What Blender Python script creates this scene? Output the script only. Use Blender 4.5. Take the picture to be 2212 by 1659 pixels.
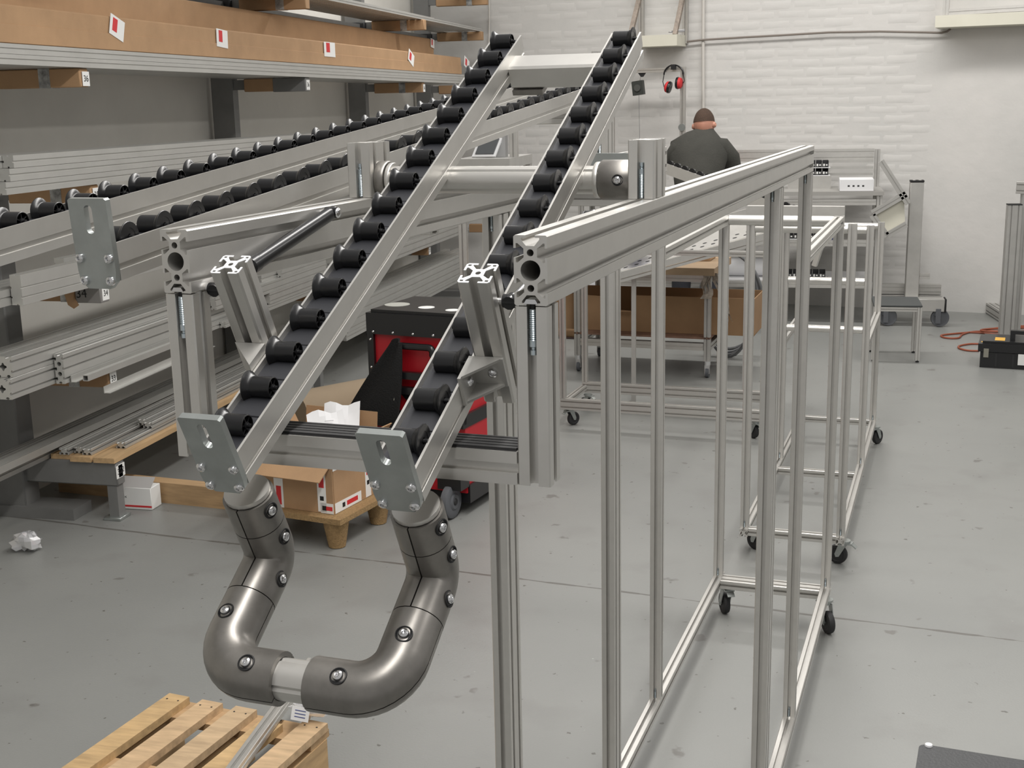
import bpy, math, random
from mathutils import Vector as V, Matrix as M
from mathutils.geometry import tessellate_polygon
random.seed(7)
for o in list(bpy.data.objects): bpy.data.objects.remove(o)
scene = bpy.context.scene
COL = scene.collection
# ---------------------------------------------------------------- camera
CX, CY, FPX, HC = 1106.0, 829.5, 2700.0, 1.70
RR = V((0.97427174, 0.22448971, -0.01997354))
RU = V((-0.03002884, 0.21713261, 0.97568012))
RW = V((-0.22336705, 0.94997779, -0.21828733))
cam = bpy.data.cameras.new('camera'); cam.sensor_width = 36.0; cam.lens = FPX / 2212.0 * 36.0
cam.clip_start = 0.05; cam.clip_end = 200
camo = bpy.data.objects.new('camera', cam); COL.objects.link(camo)
mm = M((RR, RU, -RW)).transposed().to_4x4(); mm.translation = (0, 0, HC); camo.matrix_world = mm
scene.camera = camo
# ---------------------------------------------------------------- world, lamps, exposure
wd = bpy.data.worlds.new('world'); scene.world = wd; wd.use_nodes = True
wd.node_tree.nodes['Background'].inputs[0].default_value = (1.0, 0.985, 0.96, 1)
wd.node_tree.nodes['Background'].inputs[1].default_value = 0.40
def area(name, loc, sx, sy, power, col=(1, 0.975, 0.94), rz=0.0):
    l = bpy.data.lights.new(name, 'AREA'); l.shape = 'RECTANGLE'; l.size = sx; l.size_y = sy; l.energy = power; l.color = col
    o = bpy.data.objects.new(name, l); COL.objects.link(o); o.location = loc; o.rotation_euler = (0, 0, rz); return o
area('ceiling_tube_lamp', (-0.1, 2.4, 3.7), 0.3, 6.5, 170)
area('ceiling_tube_lamp', (2.4, 5.0, 3.8), 0.3, 8.0, 95)
area('ceiling_tube_lamp', (-0.7, 8.7, 3.9), 4.6, 0.3, 118)
vs = scene.view_settings
vs.view_transform = 'Standard'; vs.look = 'None'; vs.exposure = 0.0; vs.gamma = 1.0; vs.use_curve_mapping = False
# ---------------------------------------------------------------- pixel -> place helpers (a known plane gives the distance)
TH = math.radians(6.4)
def ray(x, y): return RR * ((x - CX) / FPX) - RU * ((y - CY) / FPX) + RW
def RZ(x, y, z): d = ray(x, y); return d * ((z - HC) / d.z) + V((0, 0, HC))
def RA(x, y, a): d = ray(x, y); return d * (a / d.x) + V((0, 0, HC))
def RB(x, y, b): d = ray(x, y); return d * (b / d.y) + V((0, 0, HC))
WP, WN = V((1.337, 10.46, 0)), V((0.2, 1.0, 0)).normalized()
WU = V((1.0, -0.2, 0)).normalized()
def RWL(x, y, off=0.0):     # point on the back wall, off metres in front of it
    d = ray(x, y); o = V((0, 0, HC)); k = ((WP - o).dot(WN) - off) / d.dot(WN); return o + d * k
def F2W(p): c, s = math.cos(TH), math.sin(TH); return V((p[0]*c + p[1]*s, -p[0]*s + p[1]*c, p[2] if len(p) > 2 else 0))
def W2F(p): c, s = math.cos(TH), math.sin(TH); return V((p[0]*c - p[1]*s, p[0]*s + p[1]*c, p[2]))
# ---------------------------------------------------------------- materials
MATS = {}
def mat(name, col, rough=0.5, metal=0.0, var=0.0, vscale=8.0, bump=0.0, bscale=60.0, stretch=(1, 1, 1), col2=None, spec=0.5, trans=0.0, alpha=1.0, emit=None, coat=0.0):
    if name in MATS: return MATS[name]
    m = bpy.data.materials.new(name); m.use_nodes = True; nt = m.node_tree; N = nt.nodes; L = nt.links
    b = N['Principled BSDF']; b.inputs['Base Color'].default_value = (*col, 1); b.inputs['Roughness'].default_value = rough
    b.inputs['Metallic'].default_value = metal; b.inputs['Specular IOR Level'].default_value = spec
    b.inputs['Transmission Weight'].default_value = trans; b.inputs['Alpha'].default_value = alpha; b.inputs['Coat Weight'].default_value = coat
    if emit: b.inputs['Emission Color'].default_value = (*emit[:3], 1); b.inputs['Emission Strength'].default_value = emit[3]
    if var or bump:
        tc = N.new('ShaderNodeTexCoord'); mp = N.new('ShaderNodeMapping'); mp.inputs['Scale'].default_value = stretch
        L.new(tc.outputs['Object'], mp.inputs[0])
    if var:
        ns = N.new('ShaderNodeTexNoise'); ns.inputs['Scale'].default_value = vscale; ns.inputs['Detail'].default_value = 6; ns.inputs['Roughness'].default_value = 0.6
        L.new(mp.outputs[0], ns.inputs[0])
        rp = N.new('ShaderNodeMapRange'); rp.inputs[1].default_value = 0.32; rp.inputs[2].default_value = 0.68; L.new(ns.outputs[0], rp.inputs[0])
        mx = N.new('ShaderNodeMix'); mx.data_type = 'RGBA'
        c2 = col2 if col2 else tuple(c * (1 - var) for c in col)
        mx.inputs[6].default_value = (*col, 1); mx.inputs[7].default_value = (*c2, 1)
        L.new(rp.outputs[0], mx.inputs[0]); L.new(mx.outputs[2], b.inputs['Base Color'])
    if bump:
        n2 = N.new('ShaderNodeTexNoise'); n2.inputs['Scale'].default_value = bscale; n2.inputs['Detail'].default_value = 5
        L.new(mp.outputs[0], n2.inputs[0]); bp = N.new('ShaderNodeBump'); bp.inputs['Strength'].default_value = bump; bp.inputs['Distance'].default_value = 0.01
        L.new(n2.outputs[0], bp.inputs['Height']); L.new(bp.outputs[0], b.inputs['Normal'])
    MATS[name] = m; return m
ALU = mat('anodised_aluminium', (0.63, 0.615, 0.585), 0.34, 0.72, 0.06, 30)
ALUD = mat('dull_aluminium', (0.50, 0.49, 0.465), 0.42, 0.5, 0.10, 12)
ALUR = mat('stock_aluminium', (0.56, 0.555, 0.53), 0.40, 0.6, 0.08, 6)
LIT_CUT = mat('lit_cut_aluminium', (0.93, 0.93, 0.94), 0.30, 0.2)  # cut face made near-white, with the ceiling light put into its colour
ZINC = mat('zinc_plated_steel', (0.43, 0.455, 0.445), 0.34, 0.75, 0.16, 35)
ZBOLT = mat('blue_zinc_bolt', (0.55, 0.62, 0.66), 0.25, 0.95)
CHROME = mat('bright_screw_steel', (0.75, 0.75, 0.76), 0.2, 1.0)
DARK = mat('black_and_recess_shade', (0.008, 0.008, 0.009), 0.6)  # black parts, and painted shade in holes, slots and screw recesses
CAST = mat('raw_die_cast_metal', (0.29, 0.275, 0.255), 0.36, 0.78, 0.32, 22)
BLACK = mat('black_plastic', (0.009, 0.009, 0.010), 0.30, 0, 0, spec=0.5)
BED = mat('black_track_bed', (0.020, 0.021, 0.026), 0.55)
RUB = mat('black_rubber', (0.018, 0.018, 0.019), 0.6)
GREYR = mat('grey_rubber', (0.10, 0.105, 0.115), 0.6)
RACKP = mat('grey_rack_paint', (0.19, 0.19, 0.185), 0.45, 0, 0.2, 5)
CARD = mat('brown_cardboard', (0.46, 0.285, 0.155), 0.85, 0, 0.16, 5, 0.12, 300)
CARD2 = mat('dull_cardboard', (0.33, 0.20, 0.105), 0.88, 0, 0.16, 5)
WOOD = mat('pale_pine_wood', (0.60, 0.40, 0.21), 0.7, 0, 0.32, 3.0, 0.10, 60, (14, 1.2, 14))
WOODX = mat('pale_pine_wood_cross', (0.55, 0.36, 0.19), 0.7, 0, 0.30, 3.0, 0.1, 60, (1.2, 14, 14))
PULP = mat('pressed_wood_fibre', (0.40, 0.255, 0.115), 0.9, 0, 0.35, 90, 0.5, 220)
PAPER = mat('white_paper', (0.80, 0.80, 0.81), 0.7)
WHITE = mat('white_label', (0.82, 0.82, 0.80), 0.6)
REDP = mat('red_print', (0.62, 0.03, 0.035), 0.6)
RED = mat('red_box_plastic', (0.42, 0.008, 0.016), 0.42)
INK = mat('black_ink', (0.01, 0.01, 0.01), 0.7)
CREAM = mat('cream_panel', (0.68, 0.66, 0.56), 0.5, 0, 0.06, 4)
# ---------------------------------------------------------------- mesh builder
class MB:
    def __init__(s): s.v = []; s.f = []
    def add(s, vs, fs):
        n = len(s.v); s.v += [V(p) for p in vs]; s.f += [tuple(i + n for i in f) for f in fs]; return s
    def box(s, x0, y0, z0, x1, y1, z1):
        return s.add([(x0,y0,z0),(x1,y0,z0),(x1,y1,z0),(x0,y1,z0),(x0,y0,z1),(x1,y0,z1),(x1,y1,z1),(x0,y1,z1)],
                     [(0,3,2,1),(4,5,6,7),(0,1,5,4),(1,2,6,5),(2,3,7,6),(3,0,4,7)])
    def obox(s, c, ux, uy, uz, hx, hy, hz):
        c = V(c); P = [c + ux*(a*hx) + uy*(b*hy) + uz*(d*hz) for d in (-1,1) for a, b in ((-1,-1),(1,-1),(1,1),(-1,1))]
        return s.add(P, [(0,3,2,1),(4,5,6,7),(0,1,5,4),(1,2,6,5),(2,3,7,6),(3,0,4,7)])
    def bar(s, p0, p1, w, h, up=(0,0,1)):
        p0, p1 = V(p0), V(p1); d = (p1 - p0); L = d.length; d.normalize(); u = V(up).cross(d).normalized(); n = d.cross(u)
        return s.obox((p0 + p1)/2, u, n, d, w/2, h/2, L/2)
    def cbox(s, x0, y0, z0, x1, y1, z1, b):   # chamfered box
        P = []
        for z in (z0, z1):
            for y in (y0, y1):
                for x in (x0, x1):
                    sx = b if x == x0 else -b; sy = b if y == y0 else -b; sz = b if z == z0 else -b
                    P += [(x+sx, y+sy, z), (x+sx, y, z+sz), (x, y+sy, z+sz)]
        i = lambda c, k: c*3 + k
        Fc = [(i(0,0),i(2,0),i(3,0),i(1,0)), (i(4,0),i(5,0),i(7,0),i(6,0)), (i(0,1),i(1,1),i(5,1),i(4,1)), (i(2,1),i(6,1),i(7,1),i(3,1)),
              (i(0,2),i(4,2),i(6,2),i(2,2)), (i(1,2),i(3,2),i(7,2),i(5,2))]
        for a, c in ((0,1),(2,3),(4,5),(6,7)): Fc.append((i(a,0),i(c,0),i(c,1),i(a,1)) if a in (0,6) else (i(a,0),i(a,1),i(c,1),i(c,0)))
        for a, c in ((0,2),(1,3),(4,6),(5,7)): Fc.append((i(a,0),i(a,2),i(c,2),i(c,0)) if a in (0,5) else (i(a,0),i(c,0),i(c,2),i(a,2)))
        for a, c in ((0,4),(1,5),(2,6),(3,7)): Fc.append((i(a,1),i(c,1),i(c,2),i(a,2)) if a in (0,3) else (i(a,1),i(a,2),i(c,2),i(c,1)))
        for c in range(8): Fc.append((i(c,0),i(c,1),i(c,2)) if c in (0,3,5,6) else (i(c,0),i(c,2),i(c,1)))
        return s.add(P, Fc)
    def prism(s, loops, p0, p1, up=(0,0,1), sc=0.001, caps=True):
        p0, p1 = V(p0), V(p1); d = (p1 - p0).normalized(); u = d.cross(V(up)).normalized(); w = u.cross(d)   # u right when looking along d, w up
        flat = [q for lp in loops for q in lp]; n = len(flat)
        A = [p0 + u*(q[0]*sc) + w*(q[1]*sc) for q in flat]; B = [p + (p1 - p0) for p in A]
        fs = []; k = 0
        for lp in loops:
            m = len(lp)
            for i in range(m): j = (i+1) % m; fs.append((k+i, k+j, n+k+j, n+k+i))
            k += m
        if caps:
            for t in tessellate_polygon([[V((q[0], q[1], 0)) for q in lp] for lp in loops]):
                fs.append((t[0], t[1], t[2])); fs.append((n+t[2], n+t[1], n+t[0]))
        return s.add(A + B, fs)
    def cyl(s, p0, p1, r0, r1=None, n=16, cap=True):
        r1 = r0 if r1 is None else r1; p0, p1 = V(p0), V(p1); d = (p1-p0).normalized()
        u = d.orthogonal().normalized(); w = d.cross(u); P = []
        for p, r in ((p0, r0), (p1, r1)): P += [p + (u*math.cos(2*math.pi*i/n) + w*math.sin(2*math.pi*i/n))*r for i in range(n)]
        fs = [(i, (i+1) % n, n+(i+1) % n, n+i) for i in range(n)]
        if cap: fs += [tuple(range(n-1, -1, -1)), tuple(range(n, 2*n))]
        return s.add(P, fs)
    def lathe(s, prof, p0, axis, n=20, ref=None):
        p0 = V(p0); d = V(axis).normalized(); u = V(ref) if ref else d.orthogonal().normalized(); w = d.cross(u); P = []; fs = []
        for r, h in prof: P += [p0 + d*h + (u*math.cos(2*math.pi*i/n) + w*math.sin(2*math.pi*i/n))*r for i in range(n)]
        for k in range(len(prof)-1):
            for i in range(n): j = (i+1) % n; fs.append((k*n+i, k*n+j, (k+1)*n+j, (k+1)*n+i))
        return s.add(P, fs)
    def sweep(s, sec, path, B, closed=True, caps=True):      # sec [(n,b)], planar path, plane normal B
        B = V(B).normalized(); pts = [V(p) for p in path]; m = len(sec); P = []; fs = []
        for i, p in enumerate(pts):
            t = ((pts[i+1] - p) if i == 0 else (p - pts[i-1]) if i == len(pts)-1 else (pts[i+1]-p).normalized() + (p-pts[i-1]).normalized()).normalized()
            N = B.cross(t).normalized(); k = 1.0
            P += [p + N*q[0]*k + B*q[1] for q in sec]
        for i in range(len(pts)-1):
            for j in range(m if closed else m-1): jj = (j+1) % m; fs.append((i*m+j, i*m+jj, (i+1)*m+jj, (i+1)*m+j))
        if caps: fs += [tuple(range(m-1, -1, -1)), tuple(range((len(pts)-1)*m, len(pts)*m))]
        return s.add(P, fs)
    def tube(s, path, r, n=10, cap=True):
        pts = [V(p) for p in path]; P = []; fs = []; u = None
        for i, p in enumerate(pts):
            t = (pts[min(i+1, len(pts)-1)] - pts[max(i-1, 0)]).normalized()
            u = t.orthogonal().normalized() if u is None else (u - t*u.dot(t)).normalized(); w = t.cross(u)
            P += [p + (u*math.cos(2*math.pi*k/n) + w*math.sin(2*math.pi*k/n))*r for k in range(n)]
        for i in range(len(pts)-1):
            for k in range(n): kk = (k+1) % n; fs.append((i*n+k, i*n+kk, (i+1)*n+kk, (i+1)*n+k))
        if cap: fs += [tuple(range(n-1, -1, -1)), tuple(range((len(pts)-1)*n, len(pts)*n))]
        return s.add(P, fs)
    def mesh(s, name, mats, off=(0,0,0), ang=38):
        off = V(off); me = bpy.data.meshes.new(name); me.from_pydata([p - off for p in s.v], [], s.f)
        for m in (mats if isinstance(mats, (list, tuple)) else [mats]): me.materials.append(m)
        me.validate(); me.update(); me.shade_smooth(); me.set_sharp_from_angle(angle=math.radians(ang)); return me
def link(name, me, parent=None, loc=(0,0,0), rot=None):
    o = bpy.data.objects.new(name, me); COL.objects.link(o); o.location = loc
    if rot: o.rotation_euler = rot
    if parent is not None: o.parent = parent
    return o
def tag(o, label, cat, group=None, kind=None):
    if label: o['label'] = label
    if cat: o['category'] = cat
    if group: o['group'] = group
    if kind: o['kind'] = kind
    return o
class Thing:                                                   # an Empty at the base; parts are authored in the space of the thing
    def __init__(s, name, label, cat, base=(0,0,0), frame=False, group=None, rz=0.0):
        s.off = V(base); e = bpy.data.objects.new(name, None); COL.objects.link(e); e.empty_display_size = 0.1; s.frame = frame
        e.location = F2W(s.off) if frame else s.off
        e.rotation_euler = (0, 0, -TH if frame else rz); tag(e, label, cat, group); s.root = e
    def part(s, name, mb, m, parent=None, label=None, ang=38, off=None):
        o = link(name, mb.mesh(name, m, s.off if off is None else off, ang), parent or s.root)
        if label: o['label'] = label
        return o
    def inst(s, name, me, loc, parent=None, rot=None, quat=None):
        o = link(name, me, parent or s.root, V(loc) - s.off, rot)
        if quat is not None: o.rotation_mode = 'QUATERNION'; o.rotation_quaternion = quat
        return o
def solo(name, mb, m, base, label, cat, group=None, ang=38):   # a thing that is one mesh
    return tag(link(name, mb.mesh(name, m, base, ang), None, base), label, cat, group)
def struct(name, mb, m, base=(0,0,0)):
    o = link(name, mb.mesh(name, m, base), None, base); o['kind'] = 'structure'; return o
# ---------------------------------------------------------------- extrusion sections (millimetres)
def circ(r, x=0, y=0, n=14): return [(x + r*math.cos(2*math.pi*i/n), y - r*math.sin(2*math.pi*i/n)) for i in range(n)]
SLOT = [(-4.1,0),(-4.1,2.1),(-8.2,2.1),(-8.2,3.6),(-3.7,9.0),(3.7,9.0),(8.2,3.6),(8.2,2.1),(4.1,2.1),(4.1,0)]
def slotted(w, h, slots, b=1.2):
    """outline of a w x h bar; slots = per side list of offsets, sides: bottom,right,top,left (anticlockwise)"""
    out = []
    for side, offs in enumerate(slots):
        half = w/2 if side % 2 == 0 else h/2; dist = h/2 if side % 2 == 0 else w/2
        pts = [(-half + b, 0)]
        for o in sorted(offs): pts += [(o + q[0], q[1]) for q in SLOT]
        pts += [(half - b, 0)]
        for t, d in pts:
            r = dist - d
            out.append([(t, -r), (r, t), (-t, r), (-r, -t)][side])
    return out
P30 = [slotted(30, 30, [[0], [0], [0], [0]])]
P60V = [slotted(30, 60, [[0], [-15, 15], [0], [-15, 15]])]           # 30 wide, 60 high
P60H = [slotted(60, 30, [[-15, 15], [0], [-15, 15], [0]])]
BEAM = [slotted(30, 60, [[0], [-15, 15], [0], [-15, 15]]), circ(8.9, 0, 0, 24), circ(3.1, 0, 15.2), circ(3.1, 0, -15.2)]
STRUT = [slotted(30, 30, [[0], [0], [0], [0]], 1.8), circ(2.6)] + [[(sx*a, sy*b2) for a, b2 in ((10.0,10.6),(10.0,13.2),(13.2,13.2),(13.2,10.6))] for sx in (-1,1) for sy in (-1,1)]
P40 = [slotted(40, 40, [[0], [0], [0], [0]])]
def rect(w, h): return [[(-w/2,-h/2),(w/2,-h/2),(w/2,h/2),(-w/2,h/2)]]
def grooved(w, h, gs, g=4, d=4):       # cheap bar with shallow grooves at offsets gs on the two h-sides and one on top and bottom
    o = [(-w/2,-h/2),(-g/2,-h/2),(-g/2,-h/2+d),(g/2,-h/2+d),(g/2,-h/2),(w/2,-h/2)]
    for q in gs: o += [(w/2, q-g/2),(w/2-d, q-g/2),(w/2-d, q+g/2),(w/2, q+g/2)]
    o += [(w/2,h/2),(g/2,h/2),(g/2,h/2-d),(-g/2,h/2-d),(-g/2,h/2),(-w/2,h/2)]
    for q in reversed(gs): o += [(-w/2, q+g/2),(-w/2+d, q+g/2),(-w/2+d, q-g/2),(-w/2, q-g/2)]
    return [o]
def arcpath(pts, r, n=7):             # polyline with rounded corners
    pts = [V(p) for p in pts]; out = [pts[0]]
    for i in range(1, len(pts)-1):
        a, b, c = pts[i-1], pts[i], pts[i+1]; d1 = (a-b).normalized(); d2 = (c-b).normalized(); an = d1.angle(d2); t = min(r / math.tan(an/2), (a-b).length*.48 if i > 1 else (a-b).length*.95, (c-b).length*.95)
        rr = t * math.tan(an/2); cen = b + (d1+d2).normalized() * (rr / math.sin(an/2)); s = b + d1*t - cen; e = b + d2*t - cen; ax = s.cross(e).normalized(); tot = s.angle(e)
        for k in range(n+1): out.append(cen + M.Rotation(tot*k/n, 3, ax) @ s)
    out.append(pts[-1]); return out
def text_mesh(T, txt, size, centre, right, up, m, parent, name='lettering', depth=0.0006):   # real lettering from a font curve turned into a mesh
    cu = bpy.data.curves.new('txt', 'FONT'); cu.body = txt; cu.size = size; cu.align_x = 'CENTER'; cu.align_y = 'CENTER'; cu.extrude = depth/2
    to = bpy.data.objects.new('txt', cu); COL.objects.link(to)
    dg = bpy.context.evaluated_depsgraph_get(); me = bpy.data.meshes.new_from_object(to.evaluated_get(dg)); bpy.data.objects.remove(to); bpy.data.curves.remove(cu)
    right = V(right).normalized(); nrm = right.cross(V(up)).normalized(); up = nrm.cross(right)
    R = M((right, up, nrm)).transposed().to_4x4(); R.translation = V(centre) - (T.off if T else V((0,0,0))); me.transform(R)
    me.materials.clear(); me.materials.append(m); me.name = name
    return link(name, me, parent)
# ================================================================ the room
def floor_mat():
    m = bpy.data.materials.new('grey_painted_concrete'); m.use_nodes = True; nt = m.node_tree; N = nt.nodes; L = nt.links; b = N['Principled BSDF']
    tc = N.new('ShaderNodeTexCoord')
    def noise(sc, det=6, src=None):
        n = N.new('ShaderNodeTexNoise'); n.inputs['Scale'].default_value = sc; n.inputs['Detail'].default_value = det; L.new(src or tc.outputs['Object'], n.inputs[0]); return n
    def rng(src, a, c): r = N.new('ShaderNodeMapRange'); r.inputs[1].default_value = a; r.inputs[2].default_value = c; L.new(src, r.inputs[0]); return r.outputs[0]
    def mixc(f, A, Bc):
        x = N.new('ShaderNodeMix'); x.data_type = 'RGBA'; L.new(f, x.inputs[0])
        if isinstance(A, tuple): x.inputs[6].default_value = (*A, 1)
        else: L.new(A, x.inputs[6])
        x.inputs[7].default_value = (*Bc, 1); return x.outputs[2]
    c = mixc(rng(noise(0.7).outputs[0], .35, .65), (0.262, 0.264, 0.252), (0.225, 0.229, 0.220))
    c = mixc(rng(noise(3.5, 8).outputs[0], .55, .9), c, (0.195, 0.192, 0.184))
    c = mixc(rng(noise(8.0, 3).outputs[0], .685, .72), c, (0.165, 0.16, 0.15))
    c = mixc(rng(noise(31.0, 2).outputs[0], .715, .74), c, (0.12, 0.115, 0.105))       # small dirt spots
    c = mixc(rng(noise(26, 2).outputs[0], .78, .80), c, (0.42, 0.42, 0.40))
    # the joint between the floor slabs: a broken dark line
    sp = N.new('ShaderNodeSeparateXYZ'); L.new(tc.outputs['Object'], sp.inputs[0])
    def math_(op, a, bb):
        x = N.new('ShaderNodeMath'); x.operation = op
        for i, q in enumerate((a, bb)):
            if isinstance(q, (int, float)): x.inputs[i].default_value = q
            else: L.new(q, x.inputs[i])
        return x.outputs[0]
    nn = noise(2.2, 4); wob = math_('MULTIPLY', math_('SUBTRACT', nn.outputs[0], .5), .03)
    d = math_('ABSOLUTE', math_('ADD', math_('ADD', sp.outputs[1], math_('MULTIPLY', sp.outputs[0], JS)), math_('ADD', wob, -JB)), 0)
    br = rng(noise(5.0, 6).outputs[0], .36, .52); wid = math_('MULTIPLY', br, 0.008)
    ln = math_('LESS_THAN', d, wid); c = mixc(ln, c, (0.13, 0.125, 0.115))
    L.new(c, b.inputs['Base Color'])
    r = N.new('ShaderNodeMapRange'); r.inputs[3].default_value = .30; r.inputs[4].default_value = .5; L.new(noise(1.3).outputs[0], r.inputs[0]); L.new(r.outputs[0], b.inputs['Roughness'])
    bp = N.new('ShaderNodeBump'); bp.inputs['Strength'].default_value = .06; bp.inputs['Distance'].default_value = .01; L.new(noise(140, 3).outputs[0], bp.inputs['Height']); L.new(bp.outputs[0], b.inputs['Normal'])
    return m
j0, j1 = RZ(1115, 1250, 0), RZ(2212, 1385, 0); JS = -(j1.y - j0.y) / (j1.x - j0.x); JB = j0.y + JS * j0.x
struct('floor', MB().box(-3.6, -2.5, -0.15, 7.5, 12.4, 0.0), floor_mat())
PAINT = mat('white_wall_paint', (0.68, 0.66, 0.635), 0.62, 0, 0.13, 1.1, 0.5, 7, col2=(0.585, 0.58, 0.56))
PAINTL = mat('white_side_wall_paint', (0.70, 0.68, 0.63), 0.7, 0, 0.12, 1.3, 0.08, 30)
WL = -3.42
struct('wall_left', MB().box(WL - 0.2, -2.5, 0, WL, 12.4, 4.4), PAINTL)
wb = MB(); w0 = WP + WU * ((-3.7 - 1.337) / WU.x); w1 = WP + WU * ((7.6 - 1.337) / WU.x)
wb.add([w0, w1, w1 + WN*.3, w0 + WN*.3, w0 + V((0,0,4.4)), w1 + V((0,0,4.4)), w1 + WN*.3 + V((0,0,4.4)), w0 + WN*.3 + V((0,0,4.4))], [(0,3,2,1),(4,5,6,7),(0,1,5,4),(1,2,6,5),(2,3,7,6),(3,0,4,7)])
WALL = struct('wall_back', wb, PAINT, w0)
WROT = math.atan2(WU.y, WU.x)
def soft_brick(l, h, p, k):
    rnd = random.Random(k); mb = MB(); P = []; nx, nz = 4, 3
    for iz in range(nz+1):
        for ix in range(nx+1):
            e = ix in (0, nx) or iz in (0, nz); c = ix in (0, nx) and iz in (0, nz)
            x = -l/2 + l*[0, .10, .5, .90, 1][ix] + (0 if not e else rnd.uniform(-.002, .002)); z = -h/2 + h*[0, .22, .78, 1][iz] + rnd.uniform(-.005, .005)
            P.append((x, 0.0025 if e else -p*rnd.uniform(.55, 1.15), z))
    fs = [(iz*(nx+1)+ix, iz*(nx+1)+ix+1, (iz+1)*(nx+1)+ix+1, (iz+1)*(nx+1)+ix) for iz in range(nz) for ix in range(nx)]
    mb.add(P, fs); return mb
BM = [soft_brick(.244, .073, .0009, k).mesh('brick', PAINT, ang=80) for k in range(6)]
cells = []
for row in range(0, 31):
    z = 0.30 + row * .0765
    for c in range(0, 15):
        u = 1.0 + c * .25 + (.125 if row % 2 else 0)
        cells.append((u, z))
cells.sort(key=lambda q: -q[1])
rest = MB(); rb = random.Random(3); nb = 0
for (u, z) in cells:
    if rb.random() < .10: continue                      # places where the plaster has swallowed the brick
    p = w0 + WU*u + V((0, 0, z)); dz = rb.uniform(-.003, .003)
    if nb < 300:
        o = link('brick', BM[nb % 6], WALL, V(p) - w0 - WN*rb.uniform(0, .002) + V((0, 0, dz)), (0, 0, WROT)); nb += 1
    else:
        k = rb.randrange(6); R = M.Rotation(WROT, 3, 'Z')
        rest.add([p + R @ V(q.co) for q in BM[k].vertices], [tuple(f.vertices) for f in BM[k].polygons])
ro = link('brick_field', rest.mesh('brick_field', PAINT, w0, 80), WALL); ro['kind'] = 'stuff'
# conduits on the back wall
PIPEM = mat('painted_conduit', (0.60, 0.575, 0.535), 0.45)
CABM = mat('brown_grey_cable', (0.22, 0.19, 0.165), 0.6)
def wallpath(pxs, off): return [RWL(x, y, off) for x, y in pxs]
solo('conduit_pipe', MB().tube(wallpath([(1520, -60), (1519, 75), (1519, 82), (1519, 240), (1518, 420), (1517, 640)], .03), .013, 10), PIPEM, RWL(1517, 640, .03), 'pale upright conduit pipe running down the white back wall behind the man', 'pipe')
solo('wall_cable', MB().tube(wallpath([(1484, 90), (1520, 86), (1600, 81), (1690, 76), (1790, 70), (1900, 68), (2000, 70), (2034, 71), (2046, 68), (2054, 62)], .05), .0085, 8), CABM, RWL(1790, 70, .05), 'thin brown-grey cable running level along the upper back wall', 'cable')
solo('conduit_pipe', MB().tube(wallpath([(1057, -60), (1057, 40), (1055, 180), (1053, 330)], .02), .007, 8), PIPEM, RWL(1053, 330, .02), 'very thin pale pipe on the back wall beside the stock rack', 'pipe')
# ================================================================ the near machine: wheeled profile frame with a tilting pair of roller tracks (authored in the axes of the frame)
MC = Thing('roller_track_trolley', 'tall aluminium profile frame on casters carrying two tilted black roller tracks, nearest the camera', 'conveyor', (-0.51, 2.4, 0), frame=True)
XR, XL = -0.338, -0.690            # centre lines of the right and left side
ZT = 1.592
def post(T, x, y, z0, z1, sec=P30, name='post', m=ALU, up=(0,1,0)): return T.part(name, MB().prism(sec, (x, y, z0), (x, y, z1), up), m)
def rail(T, p0, p1, sec=P30, name='rail', m=ALU, up=(0,0,1)): return T.part(name, MB().prism(sec, p0, p1, up), m)
def beam_with_cut(T, p0, p1):
    b = rail(T, p0, p1, BEAM, 'beam'); d = (V(p1)-V(p0)).normalized(); return b
for x in (XR, XL):
    beam_with_cut(MC, (x, 1.0, ZT-.03), (x, 3.05, ZT-.03)); MC.part('end_cap', MB().box(x-.015, 3.0502, ZT-.06, x+.015, 3.0535, ZT), ALU)  # unseen cap added at the far end to keep light out of the bores
P30x60 = P60V
def spring_bolt_mesh(r, L):
    pr = [(0, 0), (r*.85, 0), (r*.85, L*.10), (r*.6, L*.12), (r*.6, L*.16), (r, L*.18), (r, L*.30)]; n = max(6, int(L/.0026)); h0 = L*.32
    for i in range(n): h = h0 + (L-h0)*i/n; pr += [(r*1.02, h), (r*.86, h + (L-h0)*.5/n)]
    pr += [(r*.9, L), (0, L)]
    return MB().lathe(pr, (0,0,0), (0,0,1), 14)
SB = spring_bolt_mesh(.0040, .040).mesh('spring_bolt', ZBOLT); SBS = spring_bolt_mesh(.0030, .024).mesh('spring_bolt', ZBOLT)
# hanging posts at the near end, short posts on top of the beams
NUT = MB().prism([[(-6.5,0),(6.5,0),(4,4),(-4,4)]], (0,0,0), (0,.012,0), (0,0,1)).mesh('slot_nut', CHROME)
for x in (XR, XL):
    post(MC, x, 1.0155, 1.371, ZT-.061, P30)
    MC.inst('spring_bolt', SB, (x, 1.0052, ZT-.1035)); MC.inst('slot_nut', NUT, (x, .999, ZT-.0585))
    MC.inst('bolt_shank', MB().cyl((0,0,0),(0,0,.006),.0028,n=10).mesh('bolt_shank', DARK), (x, 1.0055, ZT-.0635))
    post(MC, x, 1.424, ZT+.0005, ZT+.066, P60V)
    MC.inst('spring_bolt', SB, (x, 1.3995, ZT+.041), rot=(math.pi, 0, 0))
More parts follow.
